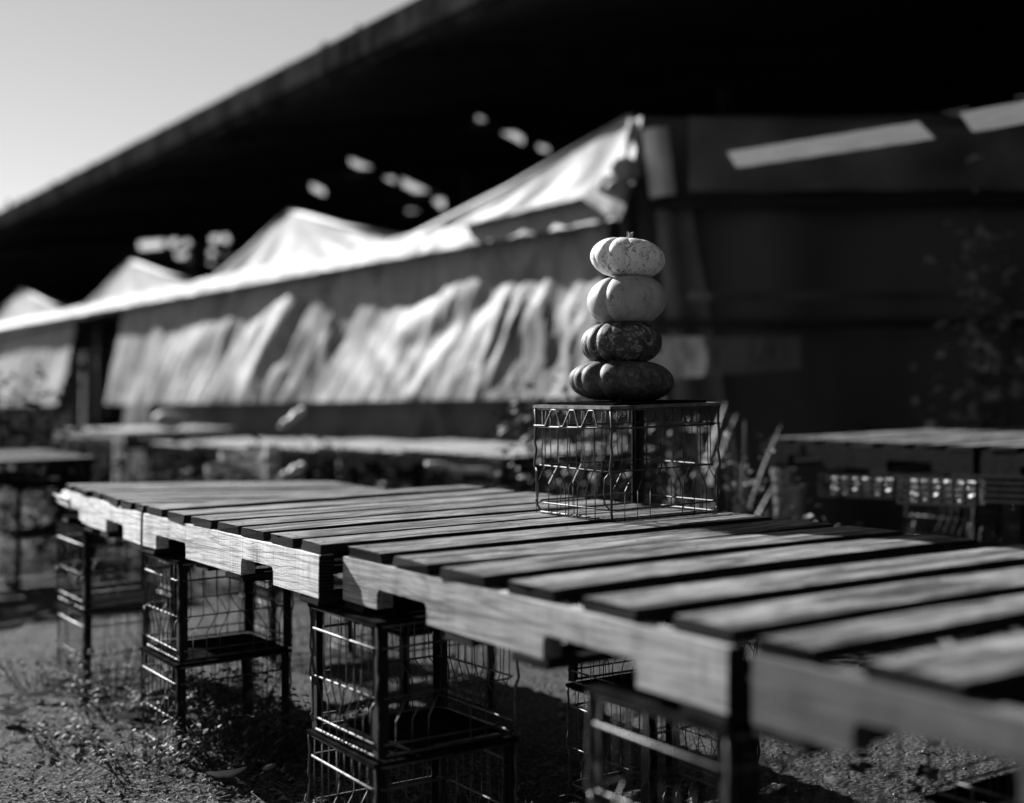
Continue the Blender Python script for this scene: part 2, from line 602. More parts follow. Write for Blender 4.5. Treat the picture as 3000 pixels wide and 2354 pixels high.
# splinter sticking out at the far corner of the far pallet
b = bmesh.new()
for k in range(5):
    rnd = random.Random(k)
    x = rnd.uniform(-.004, .02); z = 0.085 + rnd.uniform(-.02, .01)
    tube(b, [(x, 0.95, z - .01), (x - .010, 1.05, z - .004), (x - .03 * rnd.random(), 1.14 + rnd.uniform(-.03, .03), z + 0.002)], 0.008, 5, r2=0.0008)
shear(b, TH + 0.02)
link_mesh('splinter', b, M['stringer'], palA)

# ------------------------------------------------------------------ wire crates
CW, CH = 0.325, 0.276
def crate_proto(posts, lod=5, yaw=TH, plate=True, zigzag=False):
    wm = M['wire_dark'] if zigzag else M['wire']
    root = empty('wire_crate', (0, 0, 0), yaw, 'x', 'crate', 'square steel wire crates')
    h = CW / 2
    rnd = random.Random(11 + len(posts))
    # thick frame wires
    b = bmesh.new()
    def ring(z, r, inset=0.0, wob=0.002):
        q = h - inset
        c = 0.018
        P = []
        for sx, sy, dx, dy in ((-1, -1, 1, 0), (1, -1, 0, 1), (1, 1, -1, 0), (-1, 1, 0, -1)):
            P.append((sx * q + dx * c, sy * q + dy * c, z + rnd.uniform(-wob, wob)))
            nx, ny = {(-1, -1): (1, -1), (1, -1): (1, 1), (1, 1): (-1, 1), (-1, 1): (-1, -1)}[(sx, sy)]
            P.append((nx * q - dx * c, ny * q - dy * c, z + rnd.uniform(-wob, wob)))
        tube(b, P, r, lod, closed=True)
    ring(CH - 0.016, 0.0030)
    ring(CH - 0.060, 0.0028)
    ring(0.118, 0.0020, 0.002)
    ring(0.028, 0.0024, 0.001)
    ring(0.004, 0.0032, 0.004)
    for sx in (-1, 1):
        for sy in (-1, 1):
            P = [(sx * h, sy * h, CH - .015), (sx * (h - .003), sy * h, CH - .05), (sx * h, sy * (h + .001), CH - .1), (sx * (h - .004), sy * h, 0.16), (sx * (h + .002), sy * h, 0.12), (sx * (h - .004), sy * (h - .002), .10), (sx * (h - .004), sy * (h - .003), 0.02), (sx * (h - .012), sy * (h - .01), .004)]
            tube(b, P, 0.0030, lod)
            # small spring loop beside the corner
            tube(b, [(sx * (h + .001), sy * (h - .006), .112), (sx * (h + .004), sy * (h - .018), .100), (sx * (h + .004), sy * (h - .022), .07), (sx * (h + .003), sy * (h - .018), .04), (sx * (h + .001), sy * (h - .004), .030)], 0.0019, lod)
    shear(b, yaw)
    link_mesh('frame_wire', b, wm, root, smooth=True)
    # zigzag on the two opposite sides
    b = bmesh.new()
    for sx in ((-1, 1) if zigzag else ()):
        P = []
        y = -h
        z0, z1 = CH - 0.018, CH - 0.058
        P.append((sx * (h + .002), -h, z1))
        yy = -h + 0.045
        up = True
        for (ya, yb) in ((.05, .065), (.085, .115), (.13, .145), (.165, .195), (.21, .225), (.245, .275)):
            P.append((sx * (h + .002), -h + ya, z1 if up else z0))
            P.append((sx * (h + .002), -h + yb, z0 if up else z1))
            P.append((sx * (h + .002), -h + yb + .008, z0 if up else z1))
            up = not up
        P.append((sx * (h + .002), h, z1))
        tube(b, P, 0.0026, lod)
    if zigzag:
        shear(b, yaw)
        link_mesh('zigzag_wire', b, wm, root, smooth=True)
    # thin uprights
    b = bmesh.new()
    for side in range(4):
        for k in range(8):
            u = -h + CW * (k + 0.9) / 8.8
            if abs(u) < 0.012: continue
            sh = 0.030 if u < 0 else -0.030
            sh = -abs(sh) if u < 0 else abs(sh)
            sh *= -1 if side in (1, 3) else 1
            j = rnd.uniform(-.004, .004)
            j2 = rnd.uniform(-.004, .004)
            L = [(u, CH - .016), (u + j, .2), (u + j2, .118), (u + sh * .98, .07), (u + sh, 0.0)]
            P = []
            for (uu, z) in L:
                uu = max(-h + .004, min(h - .004, uu))
                P.append(((uu, -h, z), (h, uu, z), (uu, h, z), (-h, uu, z))[side])
            tube(b, P, 0.00145, 4)
    shear(b, yaw)
    link_mesh('upright_wire', b, wm, root, smooth=True)
    for (sx, sy) in posts:
        b = bmesh.new()
        x, y = sx * (h - .003), sy * (h - .003)
        w_ = 0.024
        t_ = 0.003
        box(b, min(x, x - sx * w_), max(x, x - sx * w_), min(y, y - sy * t_), max(y, y - sy * t_), 0.002, CH - .014)
        box(b, min(x, x - sx * t_), max(x, x - sx * t_), min(y - sy * t_, y - sy * w_), max(y - sy * t_, y - sy * w_), 0.002, CH - .014)
        shear(b, yaw)
        link_mesh('corner_post', b, M['post'], root)
    # solid plate with folded rim
    b = bmesh.new()
    box(b, -h - .004, h + .004, -h - .004, h + .004, CH - .014, CH - .0065)
    shear(b, yaw)
    pl = link_mesh('rim', b, M['platelight'] if plate == 'light' else M['plate'], root)
    b = bmesh.new()
    box(b, -h + .022, h - .022, -h + .022, h - .022, CH - .0065, CH)
    shear(b, yaw)
    link_mesh('plate', b, M['plate'], root)
    return root

POSTS_A = [(-1, -1), (1, -1), (1, 1)]
POSTS_B = [(-1, 1), (-1, -1), (1, 1)]
basket = crate_proto([(1, 1)], 6, plate='light', zigzag=True)
bc = W(1.355, 0.828, DECK + 0.002)
basket.location = bc
tag(basket, 'wire crate on the sunlit pallet with four pumpkins stacked on its plate', 'crate', 'square steel wire crates')
proto = crate_proto(POSTS_A, 5)
proto_b = crate_proto(POSTS_B, 5)

def place_crate(s, t, z, label, yj=0.0, first=[True], slope=True, src=None):
    loc = W(s, t, z, slope)
    if src is None and first[0]:
        first[0] = False
        proto.location = loc
        proto.rotation_euler = (0, 0, TH + yj)
        proto['label'] = label
        return proto
    tip = (random.uniform(-.012, .012), random.uniform(-.012, .012))
    if src is proto_b and first_b[0]:
        first_b[0] = False
        src.location = loc
        src.rotation_euler = (0, 0, TH + yj)
        src['label'] = label
        return src
    c = copy_tree(src or proto, loc, TH + yj, label)
    c.rotation_euler = (tip[0], tip[1], TH + yj)
    return c
first_b = [True]

HH = 0.274
stacks = [
    (0.165, 0.165, 'blurred upper wire crate under the seam of the two nearest pallets', 'blurred lower wire crate at the bottom edge right of centre', 0.0),
    (1.20, 0.150, 'upper wire crate with pale side wires under the notched pallet seam at centre', 'lower wire crate resting on the shaded ground at the bottom centre', 0.0),
    (2.37, 0.140, 'upper wire crate under the far pale pallet edge, see-through with a dark near post', 'lower wire crate overgrown with weeds inside, left of centre', -0.02),
    (3.42, 0.160, 'upper wire crate under the splintered far corner of the pallet row', 'low wire crate among weeds on the gravel at far left of the row', 0.03),
    (1.235, 0.845, 'upper sharp wire crate seen under the pallet notch right of centre', 'lower sharp wire crate on sunlit grass below the dark plate, right of centre', 0.0),
    (2.40, 0.82, 'upper wire crate behind, below the far side of the middle pallets', 'lower wire crate behind, standing in shade below the far side', 0.03),
    (3.45, 0.84, 'upper wire crate at the back corner below the farthest pallet', 'lower wire crate at the back corner below the farthest pallet', -0.03),
    (0.12, 0.86, 'upper wire crate deep in shade below the right side of the near pallets', 'lower wire crate deep in shade below the right side of the near pallets', 0.02),
    (-1.05, 0.165, 'upper wire crate under the near pallet at the lower right', 'lower wire crate under the near pallet at the lower right corner', 0.0),
]
for (s, t, lu, ll, yj) in stacks:
    place_crate(s, t, 0.0, ll, yj * 0.6)
    place_crate(s + random.uniform(-.008, .008), t + random.uniform(-.006, .006), HH + 0.001, lu, yj, src=proto_b if s in (1.20, 1.235, 0.165) else None)

# ------------------------------------------------------------------ pumpkins
def pumpkin_mesh(R, H, grooves, seed, dimple=0.18, tilt=0.0, squash=2.3, bumpy=0.0):
    """grooves: list of (angle_deg from the camera-facing side, + to the right, depth, width_deg)"""
    bm = bmesh.new()
    NU, NV = 168, 56
    rings = []
    for j in range(NV + 1):
        v = j / NV
        a = pi * v                       # 0 top, pi bottom
        ca, sa = cos(a), sin(a)
        e = 2.0 / squash
        rr = (abs(sa) ** e)
        zz = (1 if ca > 0 else -1) * abs(ca) ** e
        ring = []
        for i in range(NU):
            th = 2 * pi * i / NU
            # direction: th=0 faces the camera (-Y), + towards +X
            dep = 0.0
            for (ga, gd, gw) in grooves:
                d = (math.degrees(th) - ga + 180) % 360 - 180
                dep += gd * exp(-abs(d / gw) ** 1.25)
            rad = R * rr
            edge = min(1.0, rr * 1.15)
            rad *= 1 - dep * (0.55 + 0.45 * edge)
            zc = zz * H / 2 * (1 - dep * 0.9 * (1 - abs(zz)) - dep * 0.55 * abs(zz))
            q = max(0.0, 1 - rr / 0.62)
            zc -= (1 if zz > 0 else -1) * dimple * H * q ** 1.3
            P = Vector((sin(th) * rad, -cos(th) * rad, zc))
            nn = noise.noise(Vector((P.x * 11 + seed, P.y * 11, P.z * 11)))
            n2 = noise.noise(Vector((P.x * 45 + seed, P.y * 45, P.z * 30)))
            P *= 1 + 0.022 * nn + bumpy * n2
            ring.append(bm.verts.new(P))
        rings.append(ring)
    for j in range(NV):
        for i in range(NU):
            bm.faces.new((rings[j][i], rings[j][(i + 1) % NU], rings[j + 1][(i + 1) % NU], rings[j + 1][i]))
    bmesh.ops.remove_doubles(bm, verts=bm.verts, dist=1e-5)
    Rm = Matrix.Rotation(tilt, 4, 'Y')
    for v in bm.verts:
        v.co = Rm @ v.co
        v.co.z += H / 2
    return bm

plate_z = bc.z + CH
pc = Vector((bc.x, bc.y))
PK = [
    (0.131, 0.108, 0.000, 0.001, 'pk_green', [(-112, .07, 7), (-78, .08, 5), (-58, .05, 4), (-36, .15, 7), (-9, .05, 4), (20, .06, 4.5), (50, .07, 5), (82, .08, 6), (115, .08, 7), (150, .08, 7), (180, .08, 7), (-146, .08, 7)], 0.02, 2.25, 'widest dark green pumpkin at the bottom of the stack, on the crate plate', 0.008),
    (0.1025, 0.112, 0.092, -0.001, 'pk_dark', [(-85, .05, 4), (-66, .05, 4), (-47, .10, 5), (-20, .035, 3), (4, .04, 3), (30, .04, 3), (56, .06, 4), (85, .06, 5), (120, .07, 7), (155, .07, 7), (-125, .07, 7), (-160, .07, 7)], -0.03, 2.2, 'dark mottled warty pumpkin, second from the bottom of the stack', 0.016),
    (0.1005, 0.130, 0.187, 0.012, 'pk_tan', [(-84, .02, 5), (-41, .11, 6), (36, .025, 4), (72, .04, 5), (120, .06, 7), (160, .06, 7), (-120, .06, 7), (-160, .06, 7)], -0.05, 2.05, 'smooth tan-grey pumpkin below the white one in the stack', 0.002),
    (0.0950, 0.106, 0.300, 0.016, 'pk_white', [(-88, .02, 4), (-66, .03, 4), (-40, .10, 6), (-6, .05, 4), (30, .03, 4), (64, .04, 5), (100, .06, 6), (140, .06, 7), (180, .06, 7), (-120, .06, 7), (-155, .06, 7)], 0.10, 2.02, 'pale white pumpkin with a short stem on top of the stack', 0.003),
]
PKDIM = [(.2610, .0985), (.2015, .1025), (.1960, .1205), (.1845, .0995)]
PKX = [.2713, .2708, .2843, .2864]
PKZ = [0.0, .0915, .1880, .3030]
for k, (R, H, bz, dx, mt, gr, tl, sq, lab, bp_) in enumerate(PK):
    root = empty('pumpkin', (PKX[k], pc.y - 0.01, plate_z + PKZ[k]), 0, lab, 'pumpkin', 'four pumpkins stacked on a wire crate')
    b = pumpkin_mesh(R, H, gr, k * 7.3, 0.13, tl, sq, bp_)
    x0_, x1_ = min(v.co.x for v in b.verts), max(v.co.x for v in b.verts)
    z0_, z1_ = min(v.co.z for v in b.verts), max(v.co.z for v in b.verts)
    wx, hh = PKDIM[k]
    for v in b.verts:
        v.co.x = (v.co.x - (x0_ + x1_) / 2) * wx / (x1_ - x0_)
        v.co.y *= wx / (x1_ - x0_)
        v.co.z = (v.co.z - z0_) * hh / (z1_ - z0_)
    H = hh
    link_mesh('rind', b, M[mt], root, smooth=True)
    b = bmesh.new()
    rnd = random.Random(k)
    hz = 0.034 if k == 3 else 0.006
    base = H * 0.84 if k == 3 else H * .74
    NS = 10
    prev = None
    lay = [(0.0125, 0), (0.0085, 0.3), (0.0072, 0.7), (0.0080, 1.0)] 
    for (rr, f) in lay:
        ring = []
        for i in range(NS):
            a = 2 * pi * i / NS
            q = rr * (1.18 if i % 2 else 0.86)
            ring.append(b.verts.new((cos(a) * q + 0.004 * f + H * 0.3 * tl, sin(a) * q, base - 0.004 + hz * f * (1 + 0.12 * rnd.uniform(-1, 1)))))
        if prev:
            for i in range(NS):
                b.faces.new((prev[i], prev[(i + 1) % NS], ring[(i + 1) % NS], ring[i]))
        prev = ring
    b.faces.new(prev)
    link_mesh('stem', b, M['stem'], root)

# ------------------------------------------------------------------ other pallet tables
def table(s0, t0, n, lab, dz=0.0, depth=1.0, light='deck', seed=60, crates=True, side=0.14, pl=1.2, cratelab='x', smat='stringer'):
    for k in range(n):
        s = s0 + k * (pl + .03)
        loc = W(s, t0, 0, False)
        base = Vector((loc.x, loc.y, loc.z + (DECK - 0.127) + dz))
        sl = [(0.0 + i * .172, .125 + i * .172) for i in range(7)]
        make_pallet(0, 0, random.uniform(-.01, .01), pl, sl, [(.2, .44), (.8, 1.02)], lab[k % len(lab)], seed + k * 3, light, base=base, depth=depth, smat=smat)
        if crates:
            for j, (cs, ct) in enumerate(((s + .2, t0 + side + .05), (s + .2, t0 + depth - .2))):
                for lv in (0, 1):
                    c = place_crate(cs, ct, lv * HH + (dz if lv else 0), cratelab.format(['left', 'right'][j], ['lower', 'upper'][lv], k + 1), random.uniform(-.04, .04), slope=False)

ordn = ['nearest', 'second', 'third', 'fourth', 'fifth']
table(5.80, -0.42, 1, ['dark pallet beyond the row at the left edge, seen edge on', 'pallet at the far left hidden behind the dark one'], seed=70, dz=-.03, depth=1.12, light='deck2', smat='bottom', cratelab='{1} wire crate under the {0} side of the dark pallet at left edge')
table(4.72, 2.52, 5, ['blurred sunlit pallet left of the pumpkin crate, end of the back row', 'blurred pallet second in the back row, its top glowing', 'blurred pallet in the middle of the back row', 'blurred pallet fourth along the back row', 'blurred pallet at the left end of the back row'], dz=-0.055, seed=90, smat='bottom', light='stringer_mid', cratelab='{1} crate on the {0} side, blurred below the back row of pallets')
table(10.9, 2.35, 2, ['blurred bright pallet raised behind the left of the row', 'far blurred pallet raised at the left by the tent opening'], dz=0.06, seed=120, smat='stringer_dark', light='stringer_mid', cratelab='{1} crate on the {0} side below the raised far left pallet')
table(-0.30, 3.05, 3, ['pallet table at the right edge nearest the lens','sunlit pallet table at the right edge above a mesh crate', 'sunlit pallet table at right, left end by the tall plants'], dz=0.045, seed=140, smat='bottom', cratelab='{1} wire crate at the {0} side under the right hand pallet table')
table(-0.30, 4.10, 3, ['rearmost pallet off the right edge','pallet behind the sunlit table at the right edge', 'pallet behind the sunlit table at its left end'], dz=0.045, seed=150, smat='bottom', cratelab='{1} wire crate under the {0} side of the rear right pallet')

# ------------------------------------------------------------------ shed and tents : frame along the wall
WD = Vector((-0.56, 0.83)).normalized()
ND = Vector((0.83, 0.56)).normalized()
K0 = Vector((0.71, 8.6))
WROT = atan2(WD.y, WD.x)
def wp(k, d, z):      # k along the wall (away), d inwards, z above the lens
    p = K0 + WD * k + ND * d
    return Vector((p.x, p.y, HC + z))
GL = smooth_ground(0, 12) - HC   # local ground height relative to the lens

def quad_grid(bm, f, nu, nv, mi=0):
    G = [[bm.verts.new(f(i / nu, j / nv)) for i in range(nu + 1)] for j in range(nv + 1)]
    for j in range(nv):
        for i in range(nu):
            fc = bm.faces.new((G[j][i], G[j][i + 1], G[j + 1][i + 1], G[j + 1][i])); fc.material_index = mi
    return G

# -- the big shed
shed = empty('open_shed', (wp(0, 0.1, GL).x, wp(0, 0.1, GL).y, smooth_ground(0, 12)), 0, 'huge black open-sided shed whose roof edge rises diagonally across the sky', 'shed')
so = Vector(shed.location)
def sw(k, d, z):
    return wp(k, d, z) - so
EH = 3.19
KN, KF = -34, 60
DR = 15.0
def rz(d): return EH + 0.05 + 0.16 * (d + 0.15)
def img_to_roof(px_, py_):
    a = (px_ - 1500) / 4101.6
    e = (1265.45 - py_) / 4101.6
    nr = ND.x * a + ND.y
    Z = (EH + 0.074 - 0.16 * ND.dot(K0)) / (e - 0.16 * nr)
    d = nr * Z - ND.dot(K0)
    k = WD.dot(Vector((a * Z, Z)) - K0)
    return k, d
# broken skylight panes in the roof: short gaps the sky shows through
gaps_img = [[(404, 694), (430, 686), (470, 688), (478, 712), (462, 742), (424, 744), (404, 724)],
            [(490, 708), (506, 694), (518, 704), (508, 722), (494, 722)], [(504, 730), (530, 712), (548, 700), (556, 716), (550, 742), (536, 760), (514, 752)],
            [(614, 694), (628, 686), (640, 690), (632, 712), (618, 722)], [(648, 690), (662, 686), (670, 704), (660, 722), (646, 712)],
            [(610, 734), (622, 728), (628, 744), (622, 770), (610, 772)], [(652, 744), (664, 738), (668, 758), (656, 764)]]
for (a_, b_, h_) in [((1022, 470), (1110, 506), 17), ((1116, 506), (1152, 524), 20), ((1176, 532), (1262, 572), 22), ((1268, 572), (1300, 600), 34), ((1396, 344), (1446, 370), 19), ((1452, 366), (1532, 408), 23),
                  ((908, 545), (948, 562), 19), ((1192, 621), (1260, 627), 15), ((1576, 428), (1606, 436), 14)]:
    x0, y0 = a_; x1, y1 = b_; h_ = h_ / 2
    xm, ym = (x0 + x1) / 2, (y0 + y1) / 2
    gaps_img.append([(x0, y0 - h_), (xm, ym - h_ * 1.1), (x1, y1 - h_ * .9), (x1 + 2, y1 + h_), (xm, ym + h_ * .9), (x0 + 4, y0 + h_)])
from mathutils.geometry import tessellate_polygon
loops = [[(KN, -0.12), (KF, -0.12), (KF, DR), (KN, DR)]]
for g_ in gaps_img:
    loops.append([img_to_roof(*q) for q in g_])
vec = [[Vector((x, y, 0)) for x, y in L] for L in loops]
tris = tessellate_polygon(vec)
flat = [v for L in loops for v in L]
b = bmesh.new()
V_ = [b.verts.new(sw(k_, d_, rz(d_))) for k_, d_ in flat]
for t_ in tris:
    try: b.faces.new([V_[q] for q in t_])
    except ValueError: pass
bmesh.ops.recalc_face_normals(b, faces=b.faces)
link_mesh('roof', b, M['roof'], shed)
# fascia: stepped worn boards along the eave, with ragged roofing lip
b = bmesh.new()
rnd = random.Random(5)
k = KN
while k < KF:
    L = rnd.uniform(1.6, 3.6)
    d0 = -0.16 - rnd.uniform(0, .015)
    z1 = EH + 0.045 + rnd.uniform(-.004, .012)
    pts = []
    for kk in (k, min(k + L - .004, KF)):
        for dd in (d0, d0 + .03):
            for zz in (EH - 0.17 - rnd.uniform(0, .01), z1):
                pts.append(b.verts.new(sw(kk, dd, zz)))
    for f in [(0, 1, 3, 2), (4, 6, 7, 5), (0, 4, 5, 1), (2, 3, 7, 6), (0, 2, 6, 4), (1, 5, 7, 3)]:
        b.faces.new([pts[i] for i in f])
    k += L
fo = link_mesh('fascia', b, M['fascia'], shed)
b = bmesh.new()
k = -1.0
line = [sw(k - 3, -.13, EH + .055)]
while k < 40:        # one ragged, lumpy lip of old roofing along the edge
    hgt = rnd.uniform(.0, .035)
    w_ = rnd.uniform(.04, .3)
    if rnd.random() < .22: hgt, w_ = .10, .06
    line += [sw(k, -.13, EH + .055), sw(k + w_ * .4, -.13, EH + .06 + hgt), sw(k + w_, -.13, EH + .055)]
    k += w_ + rnd.uniform(.2, 1.2)
tube(b, line, 0.022, 5)
link_mesh('roof_debris', b, M['post'], shed)
# gutter strip, faintly catching light
b = bmesh.new()
tube(b, [sw(KN, -.10, EH - .22), sw(KF, -.10, EH - .22)], 0.03, 6)
link_mesh('gutter', b, M['fascia'], shed)
# posts
for k in range(-30, 60, 6):
    b = bmesh.new()
    c0 = sw(k, 6.5, GL)
    z0, z1 = GL, rz(6.5) - .01
    for dx in (0,):
        v = [sw(k, 6.4, z0), sw(k + .2, 6.4, z0), sw(k + .2, 6.6, z0), sw(k, 6.6, z0)]
        a_ = [b.verts.new(x) for x in v]
        c_ = [b.verts.new(x + Vector((0, 0, z1 - z0))) for x in v]
        b.faces.new(a_[::-1]); b.faces.new(c_)
        for i in range(4): b.faces.new((a_[i], a_[(i + 1) % 4], c_[(i + 1) % 4], c_[i]))
    link_mesh('post', b, M['black'], shed)
# rafters
b = bmesh.new()
for k in range(-32, 60, 4):
    pts = []
    for dd in (0.0, DR - .2):
        for kk in (k, k + .06):
            for zz in (rz(dd) - .16, rz(dd) - .003):
                pts.append(b.verts.new(sw(kk, dd, zz)))
    for f in [(0, 1, 3, 2), (4, 6, 7, 5), (0, 4, 5, 1), (2, 3, 7, 6), (0, 2, 6, 4), (1, 5, 7, 3)]:
        b.faces.new([pts[i] for i in f])
link_mesh('rafter', b, M['black'], shed)

# back wall
DW = 15.0
def img_to_wall(px, py, d=DW):
    a = (px - 1500) / 4101.6
    Z = (d + ND.dot(K0)) / (ND.x * a + ND.y)
    k = WD.dot(Vector((a * Z, Z)) - K0)
    return k, (1265.45 - py) / 4101.6 * Z
b = bmesh.new()
p = [sw(KN, DW - .05, GL - .3), sw(KF, DW - .05, GL - .3), sw(KF, DW - .05, rz(DW) - .02), sw(KN, DW - .05, rz(DW) - .02)]
b.faces.new([b.verts.new(x) for x in p])
bmesh.ops.solidify(b, geom=b.faces[:], thickness=0.04)
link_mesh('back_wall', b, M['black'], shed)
# end walls close the shed
for kk in (KN + .1, KF - .1):
    b = bmesh.new()
    p = [sw(kk, .2, GL - .3), sw(kk, DW - .1, GL - .3), sw(kk, DW - .1, rz(DW) - .1), sw(kk, .2, rz(.2) - .02)]
    a_ = [b.verts.new(x) for x in p]
    b.faces.new(a_)
    bmesh.ops.solidify(b, geom=b.faces[:], thickness=0.05)
    link_mesh('end_wall', b, M['black'], shed)

# -- market tents in a row under the eave
VAL = 1.42       # eave height above the lens
def fold_field(k, h, folds):
    s_ = 0.0
    for (pts, amp, wd) in folds:
        best = 1e9; ub = 0.5
        for q in range(len(pts) - 1):
            ax, ay = pts[q]; bx, by = pts[q + 1]
            dx, dy = bx - ax, by - ay
            L2 = dx * dx + dy * dy
            u = max(0, min(1, ((k - ax) * dx + (h - ay) * dy) / L2))
            dd = sqrt((k - ax - dx * u) ** 2 + (h - ay - dy * u) ** 2)
            if dd < best: best = dd; ub = (q + u) / (len(pts) - 1)
        s_ += amp * exp(-(best / wd) ** 2) * (0.35 + 0.65 * sin(pi * min(1, max(0, ub)) * .8 + .3))
    return s_

def img_to_k(px, py, d=0.0):
    return img_to_wall(px, py, d)

def P_(lst, d=0.15):
    return [img_to_k(x, y, d) for x, y in lst]

folds = [
    (P_([(905, 850), (880, 950), (820, 1080), (790, 1180)]), 0.16, 0.17),
    (P_([(870, 860), (800, 960), (740, 1040)]), 0.10, 0.12),
    (P_([(940, 880), (900, 1000), (860, 1100)]), -0.10, 0.10),
    (P_([(820, 860), (700, 960), (560, 1050)]), 0.07, 0.16),
    (P_([(1460, 800), (1380, 900), (1230, 980)]), 0.12, 0.16),
    (P_([(1500, 860), (1400, 950), (1260, 1010)]), -0.10, 0.12),
    (P_([(1280, 1180), (1210, 1080), (1140, 1020)]), 0.09, 0.10),
    (P_([(1290, 1180), (1270, 1050), (1230, 980)]), 0.07, 0.07),
    (P_([(1300, 1180), (1360, 1060), (1420, 930)]), 0.09, 0.09),
    (P_([(1530, 880), (1520, 1000), (1500, 1150)]), 0.12, 0.07),
    (P_([(1575, 880), (1565, 1000), (1530, 1130)]), 0.12, 0.06),
    (P_([(1640, 900), (1670, 1000), (1690, 1120)]), 0.10, 0.06),
    (P_([(1720, 900), (1740, 1000), (1750, 1120)]), 0.08, 0.06),
    (P_([(480, 930), (500, 1020), (520, 1180)]), 0.12, 0.16),
    (P_([(640, 1180), (720, 1110), (900, 1130)]), 0.06, 0.2),
    (P_([(1000, 900), (1050, 1000), (1150, 1060)]), -0.10, 0.18),
    (P_([(960, 860), (1000, 950), (1010, 1100)]), 0.09, 0.12),
]

def wall_sheet(k0, k1, z0f, z1f, d, fl, nu, nv, amp=1.0, seed=0, flare=0.24):
    b = bmesh.new()
    def f(u, v):
        k = k0 + (k1 - k0) * u
        z = z0f(k) + (z1f(k) - z0f(k)) * v
        dd = -fold_field(k, z, fl) * amp
        dd += 0.030 * noise.noise(Vector((k * 1.3 + seed, z * .6, 2))) + 0.012 * noise.noise(Vector((k * 4.1 - z * 3, z * 2.0 + k, seed)))
        dd += 0.010 * noise.noise(Vector((k * 5.5 + z * 4.0, z * 0.9 - k * .5, seed + 7))) + 0.006 * noise.noise(Vector((k * 13 + z * 8, z * 1.5, seed)))
        dd += 0.004 * sin(k * 9 + 3.5 * z + 3 * noise.noise(Vector((k, z, seed))))
        w = max(0.0, min(1.0, (1.36 + 0.30 * noise.noise(Vector((k * .55 + z * .8, 1, 1))) - z) / 1.16)) ** 1.15
        dd -= flare * w * (1 + 0.20 * noise.noise(Vector((k * .9, 5, seed))))
        return wp(k, d + dd, z) - so0
    quad_grid(b, f, nu, nv)
    return b

def bottom_z(k):   # the pale wall ends above a darker ground skirt
    return 0.205 + 0.012 * k

